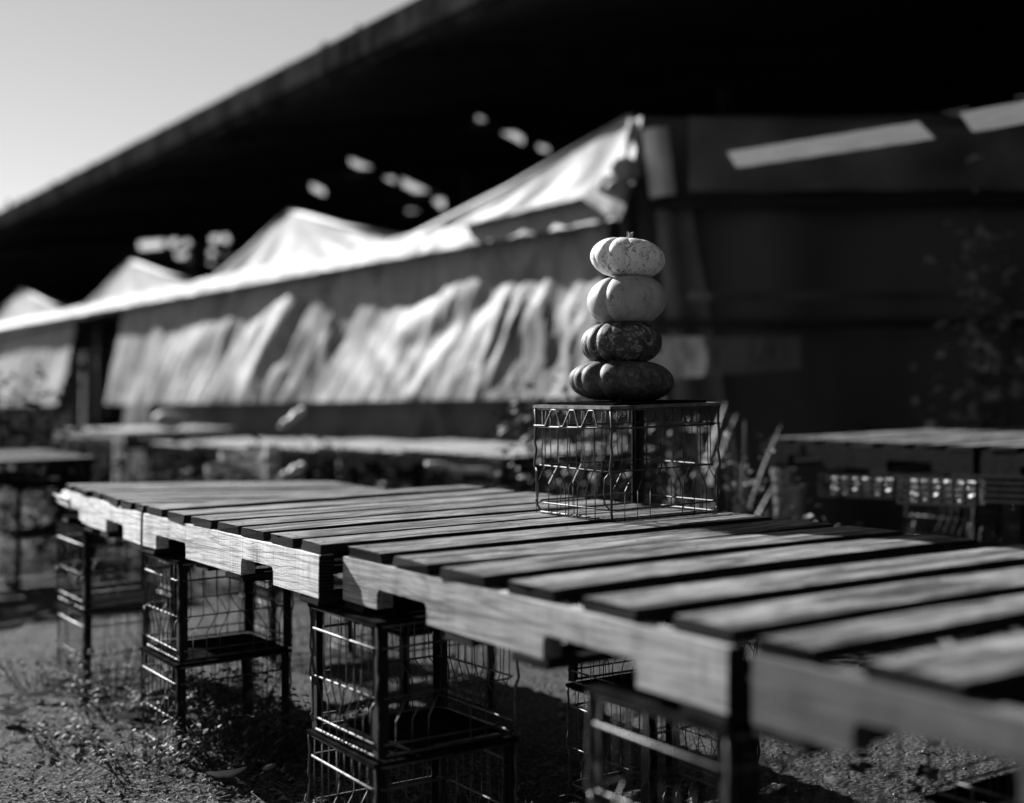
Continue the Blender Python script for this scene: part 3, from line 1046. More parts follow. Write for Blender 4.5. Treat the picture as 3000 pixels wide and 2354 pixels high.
tents = [  # k left valley, k right valley, apex k, apex z, label
    (2.74, 6.9, 5.18, 2.05, 'white peaked tent, middle and tallest whole gable, folds sweeping down its wall'),
    (6.9, 11.3, 9.60, 2.03, 'white peaked tent beside the dark doorway, second gable from the left'),
    (11.3, 16.4, 14.5, 2.10, 'white peaked tent at the left edge, smallest full gable'),
    (16.4, 21.4, 18.8, 2.2, 'white peaked tent half cut off by the left edge'),
]
so0 = Vector((0, 0, 0))
def build_tent(k0, k1, ka, za, label, zl=1.50, zr=1.50, first=False):
    global so0
    o = wp((k0 + k1) / 2, 1.0, GL)
    root = empty('market_tent', o, 0, label, 'tent', 'white peaked market tents in a row')
    so0 = o
    def loc(k, d, z): return wp(k, d, z) - o
    def lean(z): return .24 * max(0.0, z - VAL)
    # gable front, a slack triangle of cloth
    b = bmesh.new()
    nu, nv = 40, 14
    def f(u, v):
        k = k0 + (k1 - k0) * u
        top = zl + (za - zl) * (k - k0) / (ka - k0) if k < ka else zr + (za - zr) * (k1 - k) / (k1 - ka)
        if first and k < ka: top = za
        z = (VAL + .02) + (top - VAL - .04) * v
        ang = (k - ka)
        dd = -.045 + lean(z) + .012 * sin(v * pi) + .022 * noise.noise(Vector((ang / (2.3 - v) * 5, v * 1.5, k0))) * (1 - v * .6)
        dd += .010 * sin(ang / (1.25 - v) * 7) * (1 - v)
        return loc(k, 0.03 + dd, z)
    quad_grid(b, f, nu, nv)
    link_mesh('gable', b, M['tarp_gable'], root, smooth=True)
    # two roof slopes running back
    for side, (ka_, kb_, z_) in enumerate(((k0, ka, zl), (ka, k1, zr))):
        if first and side == 0: continue
        b = bmesh.new()
        def f(u, v):
            k = ka_ + (kb_ - ka_) * u
            z = (z_ + (za - z_) * u) if side == 0 else (za + (z_ - za) * u)
            sag = -.05 * sin(pi * u) - 0.03 * sin(pi * v)
            d0 = lean(z) + .05
            z = z + (VAL + .1 - z) * v
            return loc(k, d0 + 2.4 * v, z + sag * .6 + .01 * noise.noise(Vector((k * 3, v * 6, 0))))
        quad_grid(b, f, 18, 14)
        bmesh.ops.solidify(b, geom=b.faces[:], thickness=0.008)
        link_mesh('roof', b, M['tarp'], root, smooth=True)
    # rolled edges along the rake, and the ridge
    b = bmesh.new()
    if not first:
        tube(b, [loc(k0, lean(zl), zl), loc((k0 + ka) / 2, lean((zl + za) / 2), (zl + za) / 2 - .025), loc(ka, lean(za), za)], .030, 8)
    tube(b, [loc(ka, lean(za), za), loc((k1 + ka) / 2, lean((zr + za) / 2), (zr + za) / 2 - .03), loc(k1, lean(zr), zr)], .030, 8)
    link_mesh('rolled_edge', b, M['tarp'], root, smooth=True)
    # valance: an overhanging strip, crumpled
    b = bmesh.new()
    def f(u, v):
        k = k0 + (k1 - k0) * u
        z = VAL + .09 + .008 * k - (.20 - .008 * k) * v + .012 * noise.noise(Vector((k * 5, 0, v)))
        return loc(k, -0.06 * v + .018 * noise.noise(Vector((k * 7, v * 2, 4))), z)
    quad_grid(b, f, 60, 3)
    link_mesh('valance', b, M['tarp'], root, smooth=True)
    b = bmesh.new()
    def f(u, v):
        k = k0 + (k1 - k0) * u
        return loc(k, 0.0 + .09 * v, VAL + .09 + .008 * k + .02 * v + .012 * noise.noise(Vector((k * 4, v * 3, 0))))
    quad_grid(b, f, 40, 4)
    link_mesh('eave_sheet', b, M['tarp'], root, smooth=True)
    for kk in (k0 + .06,):
        b = bmesh.new()
        tube(b, [loc(kk, .30, GL), loc(kk, .30, VAL)], .025, 8)
        link_mesh('tent_pole', b, M['galv'], root, smooth=True)
    return root

def add_walls(root, k0, k1, seed, nu, nv=40):
    global so0
    so0 = Vector(root.location)
    b = wall_sheet(k0, k1, bottom_z, lambda k: VAL + .05, 0.09, folds, int(nu * 1.7), nv, 0.32, seed)
    link_mesh('side_wall', b, M['tarp_wall'], root, smooth=True)
    b = wall_sheet(k0, k1, lambda k: GL - .05, lambda k: bottom_z(k) + .02, 0.20, [(P_([(1280, 1185), (1250, 1290)]), .1, .07), (P_([(1300, 1185), (1345, 1290)]), .1, .07), (P_([(860, 1190), (960, 1290)]), .1, .1)], int(nu * .7), 14, 0.8, seed + 3, flare=0.10)
    link_mesh('ground_skirt', b, M['skirt'], root, smooth=True)

t1 = build_tent(0.0, 2.74, 0.12, 1.98, 'nearest white tent with its peak at the corner above the pumpkins', zl=1.98, first=True)
add_walls(t1, 0.30, 2.74, 1, 110)
troots = [build_tent(*a) for a in tents]
add_walls(troots[0], 2.74, 6.9, 1, 150)
kd0, kd1 = img_to_k(372, 1100, .15)[0], img_to_k(228, 1100, .15)[0]
add_walls(troots[1], 6.9, kd0, 1, 70)
add_walls(troots[2], kd1, 16.4, 9, 90)
add_walls(troots[3], 16.4, 21.4, 12, 50)

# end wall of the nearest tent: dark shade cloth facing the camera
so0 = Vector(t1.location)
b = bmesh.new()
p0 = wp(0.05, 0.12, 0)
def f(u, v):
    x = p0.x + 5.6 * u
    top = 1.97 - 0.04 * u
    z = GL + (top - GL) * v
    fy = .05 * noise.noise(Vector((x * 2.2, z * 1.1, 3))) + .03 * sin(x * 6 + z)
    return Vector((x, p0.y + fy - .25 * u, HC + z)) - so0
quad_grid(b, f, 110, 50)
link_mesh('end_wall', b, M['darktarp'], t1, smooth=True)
for zz, rr in ((1.40, .035), (.66, .028)):
    b = bmesh.new()
    tube(b, [Vector((p0.x + .1, p0.y - .12, HC + zz)) - so0, Vector((p0.x + 2.5, p0.y - .20, HC + zz + .01)) - so0, Vector((p0.x + 5.2, p0.y - .36, HC + zz - .01)) - so0], rr, 8)
    link_mesh('frame_rail', b, M['post'], t1, smooth=True)
b = bmesh.new()
def fu(u, v):
    x = p0.x + .3 + 2.1 * u
    return Vector((x, p0.y - .17 + .05 * noise.noise(Vector((x * 3, v * 2, 8))) + .03 * sin(x * 9 + v * 3) - .1 * u, HC + 1.47 + (.46 - .10 * u) * v)) - so0
quad_grid(b, fu, 50, 12)
link_mesh('upper_sheet', b, M['skirt'], t1, smooth=True)  # added paler sheet, the light near the corner put into its colour
b = bmesh.new()
def f(u, v):
    x = p0.x + .02 + .16 * u + .05 * v
    return Vector((x, p0.y - .10 - .05 * sin(u * pi), HC + 1.86 - .42 * v + .02 * u)) - so0
quad_grid(b, f, 8, 8)
def f2(u, v):
    x = p0.x + .10 + (.22 + .1 * v) * u + .12 * v
    return Vector((x, p0.y - .07 - .04 * sin(u * 2 * pi), HC + 1.42 - 1.25 * v)) - so0
link_mesh('loose_flap', b, M['paint_and_glow'], t1, smooth=True)  # whiter than the tent cloth: sunlight glowing through put into its colour
b = bmesh.new()
quad_grid(b, f2, 10, 16)
link_mesh('hanging_strip', b, M['skirt'], t1, smooth=True)
# knot of bunched cloth at the corner
b = bmesh.new()
rnd = random.Random(4)
for q in range(3):
    c0 = wp(0.0 + rnd.uniform(-.05, .1), rnd.uniform(-.10, .02), 1.50 + rnd.uniform(-.1, .12)) - so0
    bmesh.ops.create_icosphere(b, subdivisions=3, radius=.07 + rnd.uniform(0, .04), matrix=Matrix.Translation(c0) @ Matrix.Diagonal((1, .7, .8, 1)))
for v in b.verts:
    v.co += Vector((1, 1, 1)) * .025 * noise.noise(v.co * 11)
tube(b, [wp(.03, -.02, 1.36) - so0, wp(.0, -.03, 1.6) - so0, wp(.05, .06, 1.82) - so0, wp(.10, .12, 1.95) - so0], .024, 8)
link_mesh('gathered_cloth', b, M['tarp'], t1, smooth=True)
b = bmesh.new()
def fb(u, v):
    k = -.04 + 1.9 * u
    zt = VAL + .12 + .34 * (1 - u) ** 1.7
    z0_ = VAL + .06 - .20 * max(0, 1 - u * 5)
    w_ = .03 * noise.noise(Vector((k * 6, v * 3, 1))) + .02 * sin(v * 9 + k * 8) * v
    return wp(k, -.10 + .28 * v + w_, z0_ + (zt - z0_) * v + .5 * w_) - so0
quad_grid(b, fb, 60, 16)
link_mesh('bunched_sheet', b, M['tarp'], t1, smooth=True)
b = bmesh.new()
tube(b, [wp(.12, .08, GL) - so0, wp(.12, .08, 1.4) - so0], .02, 8)
link_mesh('tent_pole', b, M['galv'], t1, smooth=True)

# ledge / counter rails in the dark behind the pumpkins
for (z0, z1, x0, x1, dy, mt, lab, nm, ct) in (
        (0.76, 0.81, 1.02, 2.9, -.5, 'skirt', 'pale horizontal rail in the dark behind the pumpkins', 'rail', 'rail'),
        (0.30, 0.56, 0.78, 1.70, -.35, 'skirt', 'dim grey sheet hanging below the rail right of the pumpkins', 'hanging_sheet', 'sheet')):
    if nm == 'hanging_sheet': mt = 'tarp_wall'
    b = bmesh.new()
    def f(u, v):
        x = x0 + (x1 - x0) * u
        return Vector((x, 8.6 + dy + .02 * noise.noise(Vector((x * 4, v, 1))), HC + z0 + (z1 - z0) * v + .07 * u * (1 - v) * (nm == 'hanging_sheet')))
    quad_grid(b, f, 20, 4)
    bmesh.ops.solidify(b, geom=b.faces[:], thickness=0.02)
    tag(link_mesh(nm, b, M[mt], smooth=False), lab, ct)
b = bmesh.new()

# sunlit ribbed boards on the line of the stalls, right
for (ka, kb, za, zb, hgt, lab) in ((-.92, -2.36, 1.52, 1.445, .10, 'long sunlit ribbed board hanging at upper right, left piece'), (-2.50, -4.6, 1.44, 1.36, .105, 'sunlit ribbed board running off the upper right edge')):
    pa, pb = wp(ka, -.02, za), wp(kb, -.02, zb)
    b = bmesh.new()
    dv = (pb - pa)
    Ln = Vector((dv.x, dv.y)).length
    ang = atan2(dv.y, dv.x)
    h2 = hgt / 2
    top, bot = h2, -h2
    pts = [(0.0, 0, top), (Ln - .10, 0, top + (zb - za)), (Ln, 0, bot + (zb - za)), (.075, 0, bot)]  # slanted ends cut into the shape stand in for a post shadow
    A = [b.verts.new(p) for p in pts]
    B = [b.verts.new(Vector(p) + Vector((0, .022, 0))) for p in pts]
    b.faces.new(A); b.faces.new(B[::-1])
    for i in range(4): b.faces.new((A[i], B[i], B[(i + 1) % 4], A[(i + 1) % 4]))
    o = link_mesh('ribbed_board', b, M['ribbed'], loc=pa, rot=ang)
    tag(o, lab, 'board', 'sunlit ribbed boards under the shed roof')

# ------------------------------------------------------------------ plants
def leaf(bm, base, direction, length, width, up=0.3, droop=0.5, seg=3, twist=0.0):
    d = Vector(direction).normalized()
    side = d.cross(Vector((0, 0, 1)))
    if side.length < .1: side = Vector((1, 0, 0))
    side.normalize()
    side = Matrix.Rotation(twist, 3, d) @ side
    rows = []
    p = Vector(base)
    dd = d.copy()
    for i in range(seg + 1):
        u = i / seg
        w_ = width * (sin(pi * min(.98, .08 + u * .9)) ** .8) * .5
        rows.append((bm.verts.new(p - side * w_ + Vector((0, 0, w_ * .3))), bm.verts.new(p + side * w_ + Vector((0, 0, w_ * .3)))))
        dd = (dd + Vector((0, 0, -droop / seg))).normalized()
        p = p + dd * (length / seg)
    for i in range(seg):
        bm.faces.new((rows[i][0], rows[i][1], rows[i + 1][1], rows[i + 1][0]))

def weed(s, t, z, n, hgt, spread, lsz, label, mat='leafdark', seed=1, slope=True, name='weed_plant', cat='weed', group='weeds growing through and round the crates'):
    rnd = random.Random(seed)
    root = empty(name, W(s, t, z, slope), 0, label, cat, group)
    b = bmesh.new(); b2 = bmesh.new()
    for q in range(n):
        a = rnd.uniform(0, 2 * pi)
        r = spread * sqrt(rnd.random())
        base = Vector((cos(a) * r * .6, sin(a) * r * .6, 0))
        top = Vector((cos(a) * r * 1.2 + rnd.uniform(-.02, .02), sin(a) * r * 1.2 + rnd.uniform(-.02, .02), hgt * rnd.uniform(.4, 1)))
        mid = (base + top) / 2 + Vector((rnd.uniform(-.02, .02), rnd.uniform(-.02, .02), .01))
        tube(b2, [base, mid, top], .0014, 4, r2=.0006)
        for k in range(5):
            u = rnd.uniform(.25, 1)
            p = base.lerp(mid, u * 2) if u < .5 else mid.lerp(top, u * 2 - 1)
            aa = rnd.uniform(0, 2 * pi)
            leaf(b, p, (cos(aa), sin(aa), rnd.uniform(-.2, .7)), lsz * rnd.uniform(.6, 1.3), lsz * rnd.uniform(.35, .8), seg=2, twist=rnd.uniform(-.7, .7))
    link_mesh('leaves', b, M[mat], root)
    link_mesh('stalks', b2, M[mat], root)
    return root

weed(2.40, .17, .0, 110, .26, .17, .026, 'dense leafy weed filling the lower crate left of centre', seed=2)
weed(2.12, .10, .0, 60, .20, .16, .026, 'weed clump spilling out just right of the overgrown crate', seed=3)
weed(2.05, .36, .0, 60, .17, .20, .026, 'weed clump in shade behind the overgrown crate', seed=4)
weed(3.10, .05, .0, 60, .20, .16, .016, 'fine stringy weed in front of the low crate at far left', seed=5)
weed(2.86, -.02, .0, 40, .12, .14, .018, 'sparse fine weed between the low crate and overgrown crate', seed=6)
weed(1.55, .30, .0, 30, .10, .16, .024, 'low weed in shade between the two crate stacks', seed=8)
weed(1.30, -.02, .0, 34, .10, .14, .016, 'sparse fine weed at the foot of the centre crate stack', seed=18)
weed(2.22, -.12, .0, 44, .12, .16, .018, 'ragged weed at the near post of the overgrown crate', seed=19)
weed(3.45, -.10, .0, 40, .14, .14, .014, 'thin feathery weed beside the far left crate', seed=20)
weed(2.6, -.22, .0, 26, .07, .14, .018, 'low weed at the sunlit foot of the overgrown crate', seed=9)
weed(0.40, .62, .0, 26, .34, .16, .05, 'blurred broad-leaved weed below the near pallet', seed=12)
weed(0.30, .35, .0, 22, .30, .14, .05, 'blurred weed stems at the bottom edge right of centre', seed=13)
weed(0.9, .42, .0, 24, .14, .16, .04, 'small weed in deep shade under the near pallet', seed=14)

# strap-leaved plants behind the crate
def strap_plant(x, y, n, L, label, seed, w=.035, spread=.5, mat='blade'):
    rnd = random.Random(seed)
    root = empty('strap_leaf_plant', (x, y, smooth_ground(x, y)), 0, label, 'plant', 'tall strap-leaved plants beyond the pallets')
    b = bmesh.new()
    for q in range(n):
        a = rnd.uniform(0, 2 * pi)
        out = rnd.uniform(.1, spread)
        leaf(b, (cos(a) * .05, sin(a) * .05, 0), (cos(a) * out, sin(a) * out, 1), L * rnd.uniform(.6, 1.05), w * rnd.uniform(.6, 1.2), droop=rnd.uniform(.1, .9), seg=9, twist=rnd.uniform(-1, 1))
    link_mesh('leaves', b, M[mat], root, smooth=True)
    return root
strap_plant(.75, 6.6, 9, 1.05, 'pale strap-leaved plant just behind the pumpkin crate', 1)
strap_plant(.93, 6.4, 9, .90, 'tall plant with two bright blades right of the crate', 2, spread=.26)
strap_plant(1.04, 6.2, 14, .84, 'arching looped-leaf plant beside the right pallet table', 3, spread=.25)
strap_plant(.25, 6.6, 14, .9, 'plant with soft leaves seen through the wire crate', 4, mat='leafdark')
strap_plant(1.35, 5.3, 14, .55, 'low arching plant in front of the right table', 5, mat='leafdark')

def bush(x, y, z, rx, ry, rz_, n, lsz, label, seed, mat='foliage', name='shrub'):
    rnd = random.Random(seed)
    root = empty(name, (x, y, smooth_ground(x, y) + z), 0, label, 'shrub', 'shrubs and leafy pots among the stalls')
    b = bmesh.new(); b2 = bmesh.new()
    cl = [Vector((rnd.gauss(0, .45) * rx, rnd.gauss(0, .45) * ry, rz_ * (.35 + .65 * rnd.random()))) for _ in range(9)]
    for c_ in cl:
        tube(b2, [(0, 0, 0), c_ * .5 + Vector((0, 0, .05)), c_], .008, 4, r2=.003)
    for q in range(n):
        c_ = rnd.choice(cl)
        p = c_ + Vector((rnd.gauss(0, .25) * rx, rnd.gauss(0, .25) * ry, rnd.gauss(0, .16) * rz_))
        if p.z < 0: p.z = abs(p.z)
        a = rnd.uniform(0, 2 * pi)
        leaf(b, p, (cos(a), sin(a), rnd.uniform(-.4, .8)), lsz * rnd.uniform(.6, 1.3), lsz * .5, seg=2, twist=rnd.uniform(-1.2, 1.2))
    link_mesh('leaves', b, M[mat], root)
    link_mesh('branches', b2, M['post'], root)
    return root
bush(-3.35, 9.0, 0, .5, .5, .95, 900, .07, 'dark rounded shrub at the left edge before the tents', 21)
bush(-2.9, 8.6, 0, .4, .4, .6, 500, .07, 'lower dark shrub beside the far raised pallet', 22)
bush(-1.9, 9.4, 0, .7, .4, .55, 700, .06, 'low dark greenery below the back row of pallets', 23)
bush(-1.1, 8.3, 0, .6, .3, .5, 600, .06, 'dark greenery before the back row, left of centre', 24)
bush(.3, 6.3, 0, .3, .3, .85, 600, .05, 'leafy shrub seen through the pumpkin crate', 25, 'leafdark')
bush(.62, 6.0, 0, .25, .25, .80, 500, .05, 'leafy shrub right behind the pumpkin crate', 26, 'leafdark')
bush(.82, 5.3, 0, .18, .2, .70, 240, .035, 'leafy weed clump just right of the pumpkin crate, beyond the deck', 27, 'leafmid')
bush(1.12, 5.0, 0, .26, .25, .40, 300, .035, 'lower leafy clump beyond the right side of the deck', 33, 'leafmid')
bush(1.45, 4.4, 0, .35, .25, .36, 500, .04, 'dark low greenery in front of the mesh crate', 28)
bush(2.66, 7.7, 0, .28, .3, 1.85, 240, .09, 'tall dim shrub in the shade at the right edge', 29, 'blade')
bush(-1.7, 7.3, 0, .5, .3, .50, 700, .05, 'dark weeds below the left half of the back row', 41)
bush(-.9, 7.0, 0, .5, .3, .50, 700, .05, 'dark weeds before the middle of the back row', 42)
bush(-.15, 6.9, 0, .4, .25, .46, 600, .05, 'dark weeds before the right end of the back row', 43)
bush(-2.5, 8.2, 0, .5, .3, .52, 600, .05, 'dark weeds between the raised pallet and the left pallet', 44)
bush(-2.3, 7.6, 0, .3, .3, .5, 400, .05, 'small dark shrub just behind the left pallet', 31)

# ------------------------------------------------------------------ clutter beyond
def px(x, y, Z):
    return Vector(((x - 1500) / 4101.6 * Z, Z, HC + (1265.45 - y) / 4101.6 * Z))
def upright(name, x, y0, y1, Z, wpx, mat, label, cat):
    p0, p1 = px(x, y1, Z), px(x, y0, Z)
    w_ = wpx / 4101.6 * Z
    b = bmesh.new()
    gz = smooth_ground(p0.x, p0.y)
    tube(b, [(0, 0, 0), (0, 0, (p1.z - gz) * .97), (0, 0, p1.z - gz)], w_ / 2, 8)
    return tag(link_mesh(name, b, mat, loc=(p0.x, p0.y, gz), smooth=False), label, cat)
upright('marker_post', 796, 1303, 1390, 8.6, 42, M['paint_and_glow'], 'thick white post standing behind the pallets left of centre', 'post')
upright('marker_post', 344, 1286, 1345, 10.0, 22, M['paint_and_glow'], 'small white stake in the dark at left', 'stake')
upright('marker_post', 1000, 1308, 1345, 9.0, 20, M['paint_and_glow'], 'short pale stake below the back row of pallets', 'stake')
def stick(x0, y0, x1, y1, Z, rpx, mat, label):
    a, b_ = px(x0, y0, Z), px(x1, y1, Z + .15)
    b = bmesh.new()
    n_ = 6
    tube(b, [(0, 0, 0)] + [(b_ - a) * (i / n_) + Vector((0, .01 * sin(i), .008 * sin(i * 2))) for i in range(1, n_)] + [b_ - a], rpx / 4101.6 * Z / 2, 10)
    return tag(link_mesh('pale_pole', b, mat, loc=a, smooth=True), label, 'pole', 'pale poles leaning among the pots')
stick(826, 1402, 884, 1366, 7.6, 26, M['paint_and_glow'], 'short pale pole leaning low behind the deck')
stick(1250, 1362, 1502, 1394, 7.15, 20, M['stringer'], 'added pale strip standing in for the sunlit highlight low on the back row')  # pole shape added as the lit highlight along the pallet edge
stick(826, 1252, 886, 1202, 8.4, 24, M['paint_and_glow'], 'short pale pole leaning against the grey tent skirt')
def pot(x, y, Z, R, H, label, mat, grp='plant pots below the back row', z0=0.0):
    p = px(x, y, Z)
    b = bmesh.new()
    prof = [(R * .72, 0), (R * .95, H * .86), (R * 1.06, H * .87), (R * 1.06, H), (R * .94, H), (R * .90, H * .85)]
    N = 18
    rs = [[b.verts.new((cos(2 * pi * i / N) * r, sin(2 * pi * i / N) * r, z)) for i in range(N)] for r, z in prof]
    for j in range(len(rs) - 1):
        for i in range(N): b.faces.new((rs[j][i], rs[j][(i + 1) % N], rs[j + 1][(i + 1) % N], rs[j + 1][i]))
    b.faces.new(rs[0][::-1]); b.faces.new(rs[-1])
    gz = smooth_ground(p.x, p.y)
    zz = max(p.z, gz)
    o = link_mesh('plant_pot', b, mat, loc=(p.x, p.y, gz + z0), smooth=False)
    return tag(o, label, 'pot', grp)
for i, x in enumerate((640, 680, 720, 756)):
    pot(x, 1385, 8.8, .075, .62 if i % 2 else .55, ['pale pot first from left below the back row', 'pale pot second from left below the back row', 'pale pot third from left below the back row', 'pale pot beside the thick white post'][i], M['paint_and_glow'])
for i, x in enumerate((215, 255, 295)):
    pot(x, 1330, 9.6, .06, .70, ['small pot at the left below the raised pallet', 'middle small pot below the raised pallet', 'right small pot below the raised pallet'][i], M['galv'])
for i, (x, h_) in enumerate(((2295, .62), (2325, .55), (2350, .42))):
    pot(x, 1420, 5.8, .062, h_ - .20, ['black upturned pot carrying the tall pale pot', 'black upturned pot carrying the second pale pot', 'black upturned pot carrying the lowest pale pot'][i], M['pot'], 'black pots used as stands')
    pot(x, 1420, 5.8, .05, .20, ['tall pale pot at the left end of the right table', 'second pale pot by the right table', 'lowest pale pot by the right table'][i], M['galv'], z0=h_ - .20)
bagp = px(500, 1238, 12.6)
b = bmesh.new()
bmesh.ops.create_icosphere(b, subdivisions=3, radius=.11, matrix=Matrix.Diagonal((1.5, 1, .7, 1)))
for v in b.verts: v.co += v.co.normalized() * .03 * noise.noise(v.co * 14)
tag(link_mesh('white_bag', b, M['tarp'], loc=bagp + Vector((0, 0, 0.02)), smooth=True), 'crumpled white bag lying on the far left pallet', 'bag')

# woven mesh crate, lit, below the right table
def mesh_crate(x0, x1, ztop, Z, hgt, label):
    a, c = px(x0, ztop, Z), px(x1, ztop + 8, Z - .25)
    root = empty('mesh_crate', Vector((a.x, a.y, a.z - hgt)), atan2(c.y - a.y, c.x - a.x), label, 'crate')
    L = (Vector((c.x, c.y)) - Vector((a.x, a.y))).length
    b = bmesh.new()
    N = int(L / .042)
    for yy in (0, .32):
        for i in range(N + 1):
            box(b, L * i / N - .005, L * i / N + .005, yy - .003, yy + .003, 0, hgt)
        for j in range(5):
            box(b, 0, L, yy - .008, yy - .004, hgt * j / 4.0 - .005, hgt * j / 4.0 + .005)
    link_mesh('lattice', b, M['post'], root)
    b = bmesh.new()
    def f(u, v):
        return Vector((L * (.02 + .96 * u), .05 + .03 * noise.noise(Vector((u * 13, v * 5, 0))), hgt * (.02 + (.94 + .05 * noise.noise(Vector((u * 9, 0, 2)))) * v)))
    quad_grid(b, f, 40, 8)
    link_mesh('lining', b, M['leafdry'], root)
    return root
mesh_crate(2630, 2862, 1398, 4.9, .088, 'dark lattice crate with pale lining under the right table, its brightest stretch')
mesh_crate(2400, 2620, 1392, 5.25, .075, 'dimmer lattice crate beside the bright one under the right table')

# ------------------------------------------------------------------ litter on the ground
def dry_leaf(x, y, L, wd, rz_, curl, label):
    b = bmesh.new()
    rows = []
    N = 10
    for i in range(N + 1):
        u = i / N
        w_ = wd * sin(pi * min(.985, .03 + u * .94)) ** .75 * .5
        zz = curl * L * (u - .5) ** 2 * 2 + .008
        row = []
        for q in (-1, -.5, 0, .5, 1):
            row.append(b.verts.new(((u - .5) * L, q * w_ + .12 * L * sin(u * 3) * .3, zz + abs(q) ** 1.5 * w_ * .9 + .003 * noise.noise(Vector((u * 6, q, x))))))
        rows.append(row)
    for i in range(N):
        for j in range(4):
            b.faces.new((rows[i][j], rows[i][j + 1], rows[i + 1][j + 1], rows[i + 1][j]))
    tube(b, [((-.5) * L, 0, .012), (-.62 * L, .01, .008)], .0012, 4)
    o = link_mesh('fallen_leaf', b, M['leafdry'], loc=(x, y, rough_h(x, y) + .018), rot=rz_, smooth=True)
    o.rotation_euler = (radians(-14), radians(random.uniform(-14, 4)), rz_)
    return tag(o, label, 'leaf', 'dry leaves fallen on the gravel')
def gpx(x, y):
    a = (x - 1500) / 4101.6
    Z = 4.0
    for _ in range(30):
        gz = smooth_ground(a * Z, Z)
        Z = (HC - gz) / ((y - 1265.45) / 4101.6)
    return a * Z, Z
LV = [(130, 2058, .17, .035, .25, 'pale torn leaf lying near the left edge below the low crate'), (42, 2122, .13, .04, -.4, 'curled pale leaf at the left edge of the gravel'),
      (395, 2100, .19, .06, -.55, 'large dark-veined leaf leaning at the foot of the overgrown crate'), (385, 2128, .09, .04, .1, 'bright leaf tip beneath the large leaf'),
      (240, 2038, .06, .03, .4, 'small bright leaf on the shaded edge left of the overgrown crate'), (455, 2205, .08, .035, .9, 'pale leaf scrap below the overgrown crate post'),
      (565, 2255, .05, .025, .3, 'tiny pale leaf on the gravel at the bottom centre-left'), (25, 2072, .05, .03, .3, 'small pale leaf right at the left edge'),
      (670, 2305, .10, .04, .2, 'pale leaf at the bottom edge by the shadow line'), (800, 2285, .04, .03, .7, 'small bright leaf inside the shadow at the bottom'),
      (45, 2100, .06, .02, .2, 'narrow pale leaf beside the curled one at left'), (180, 1990, .05, .03, .2, 'small leaf beside the fine weed at left')]
for (x, y, L, wd, rz_, lab) in LV:
    X, Y = gpx(x, y)
    dry_leaf(X, Y, L, wd, rz_, random.uniform(.2, .5), lab)

# gravel: uncountable grit
rnd = random.Random(31)
b = bmesh.new()
stones = [(rnd.uniform(-2.0, .6), rnd.uniform(2.95, 5.2)) for _ in range(420)]
for q in range(11000):
    X, Y = rnd.uniform(-2.3, 1.6), 2.9 + 3.6 * rnd.random() ** 1.5
    if abs(X) > Y * .40: continue
    r = .0022 + .0055 * rnd.random() ** 3
    if q < 420:
        X, Y = stones[q]; r = .006 + .012 * rnd.random() ** 2.5
    z = rough_h(X, Y)
    pts = [Vector((rnd.uniform(-1, 1), rnd.uniform(-1, 1), rnd.uniform(-.4, .8))).normalized() * r for _ in range(1)]
    T = [(1, 0, 0), (-.5, .87, 0), (-.5, -.87, 0), (0, 0, .8), (0.1, 0, -.5)]
    a = rnd.uniform(0, 6.28)
    vv_ = []
    for (tx, ty, tz) in T:
        tx *= rnd.uniform(.7, 1.4); ty *= rnd.uniform(.7, 1.3)
        vv_.append(b.verts.new((X + (tx * cos(a) - ty * sin(a)) * r, Y + (tx * sin(a) + ty * cos(a)) * r, z + tz * r * rnd.uniform(.7, 1.2) + r * .2)))
    for (i, j, k) in ((0, 1, 3), (1, 2, 3), (2, 0, 3), (1, 0, 4), (2, 1, 4), (0, 2, 4)):
        b.faces.new((vv_[i], vv_[j], vv_[k]))
tag(link_mesh('gravel', b, M['gravel']), kind='stuff', label='pale grit scattered over the ground', cat='gravel')
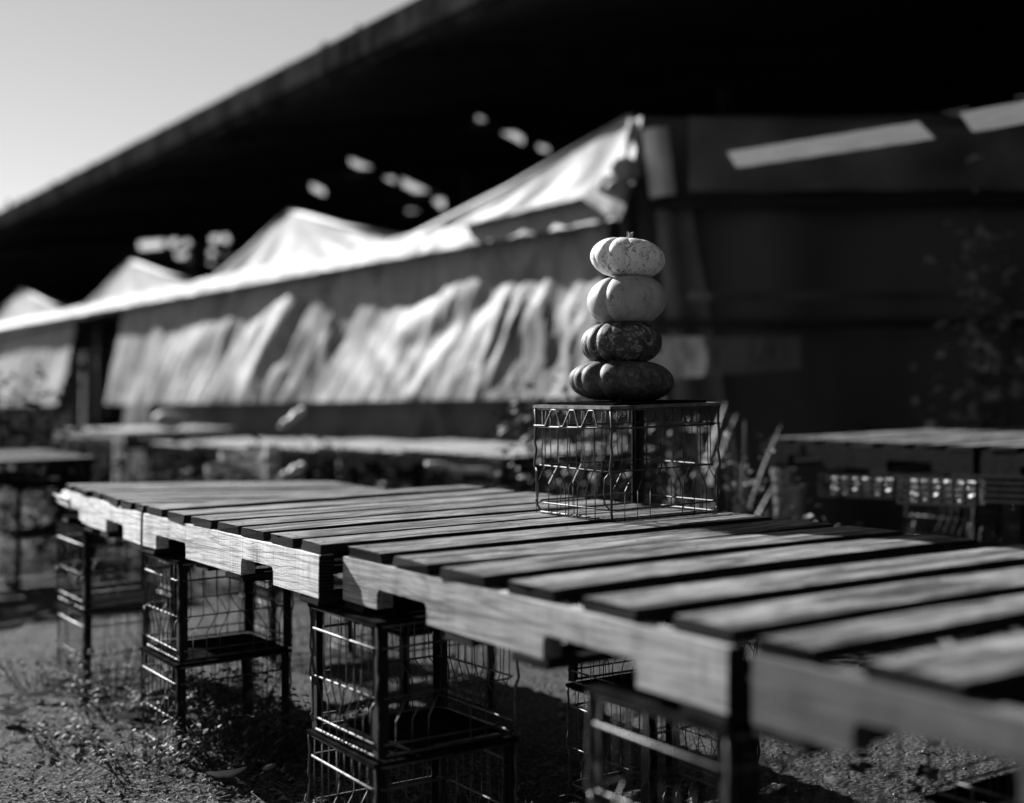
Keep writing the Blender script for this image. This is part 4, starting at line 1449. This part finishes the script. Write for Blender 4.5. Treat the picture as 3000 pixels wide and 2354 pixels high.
# leaf litter and clover-like ground cover
b = bmesh.new()
def litter(cx_, cy_, sx, sy, n_, lo, hi):
    for q in range(n_):
        X, Y = cx_ + rnd.gauss(0, sx), cy_ + rnd.gauss(0, sy)
        if Y < 2.7: continue
        a = rnd.uniform(0, 2 * pi)
        L = rnd.uniform(lo, hi)
        leaf(b, (X, Y, rough_h(X, Y) + .003), (cos(a), sin(a), rnd.uniform(0, .6)), L, L * .5, seg=2, droop=.6, twist=rnd.uniform(-.6, .6))
for (sx_, sy_, n_, a_, c_) in ((2.3, -.1, 700, .28, .2), (2.0, .25, 600, .3, .3), (1.6, .3, 500, .4, .3), (2.9, .0, 500, .3, .2), (1.2, -.15, 500, .4, .2), (1.9, -.35, 500, .5, .18), (3.4, -.2, 400, .3, .2), (.9, .2, 500, .4, .3)):
    p = W(sx_, sy_)
    litter(p.x, p.y, a_, c_, n_, .008, .022)
tag(link_mesh('leaf_litter', b, M['litter']), kind='stuff', label='small leaves and weeds littering the ground by the crates', cat='ground cover')
# thin straws
b = bmesh.new()
for q in range(600):
    x, y = rnd.uniform(0, 1700), rnd.uniform(2150, 2354)
    X, Y = gpx(x, y)
    a = rnd.uniform(0, 2 * pi); L = rnd.uniform(.03, .11)
    z = rough_h(X, Y) + .006
    tube(b, [(X, Y, z), (X + cos(a) * L * .5, Y + sin(a) * L * .5, z + rnd.uniform(.0, .02)), (X + cos(a + .3) * L, Y + sin(a + .3) * L, z + rnd.uniform(0, .01))], .0008, 3)
tag(link_mesh('straw', b, M['litter']), kind='stuff', label='dry straws and twigs on the gravel', cat='straw')

# ------------------------------------------------------------------ the barn added unseen behind the camera, only to cut sky light
blocker = empty('sky_blocker', (-4, -12, smooth_ground(-4, -12)), 0, 'added dark unseen barn across the yard behind the photographer', 'blocker')
b = bmesh.new()
box(b, -26, 26, -5, 5, -1, 7)
link_mesh('wall', b, M['black'], blocker)
b = bmesh.new()
v = [b.verts.new(p) for p in ((-27, -6, 6.9), (27, -6, 6.9), (27, 0, 10), (-27, 0, 10), (27, 6, 6.9), (-27, 6, 6.9))]
b.faces.new((v[0], v[1], v[2], v[3])); b.faces.new((v[3], v[2], v[4], v[5]))
bmesh.ops.solidify(b, geom=b.faces[:], thickness=0.15)
link_mesh('roof', b, M['roof'], blocker)
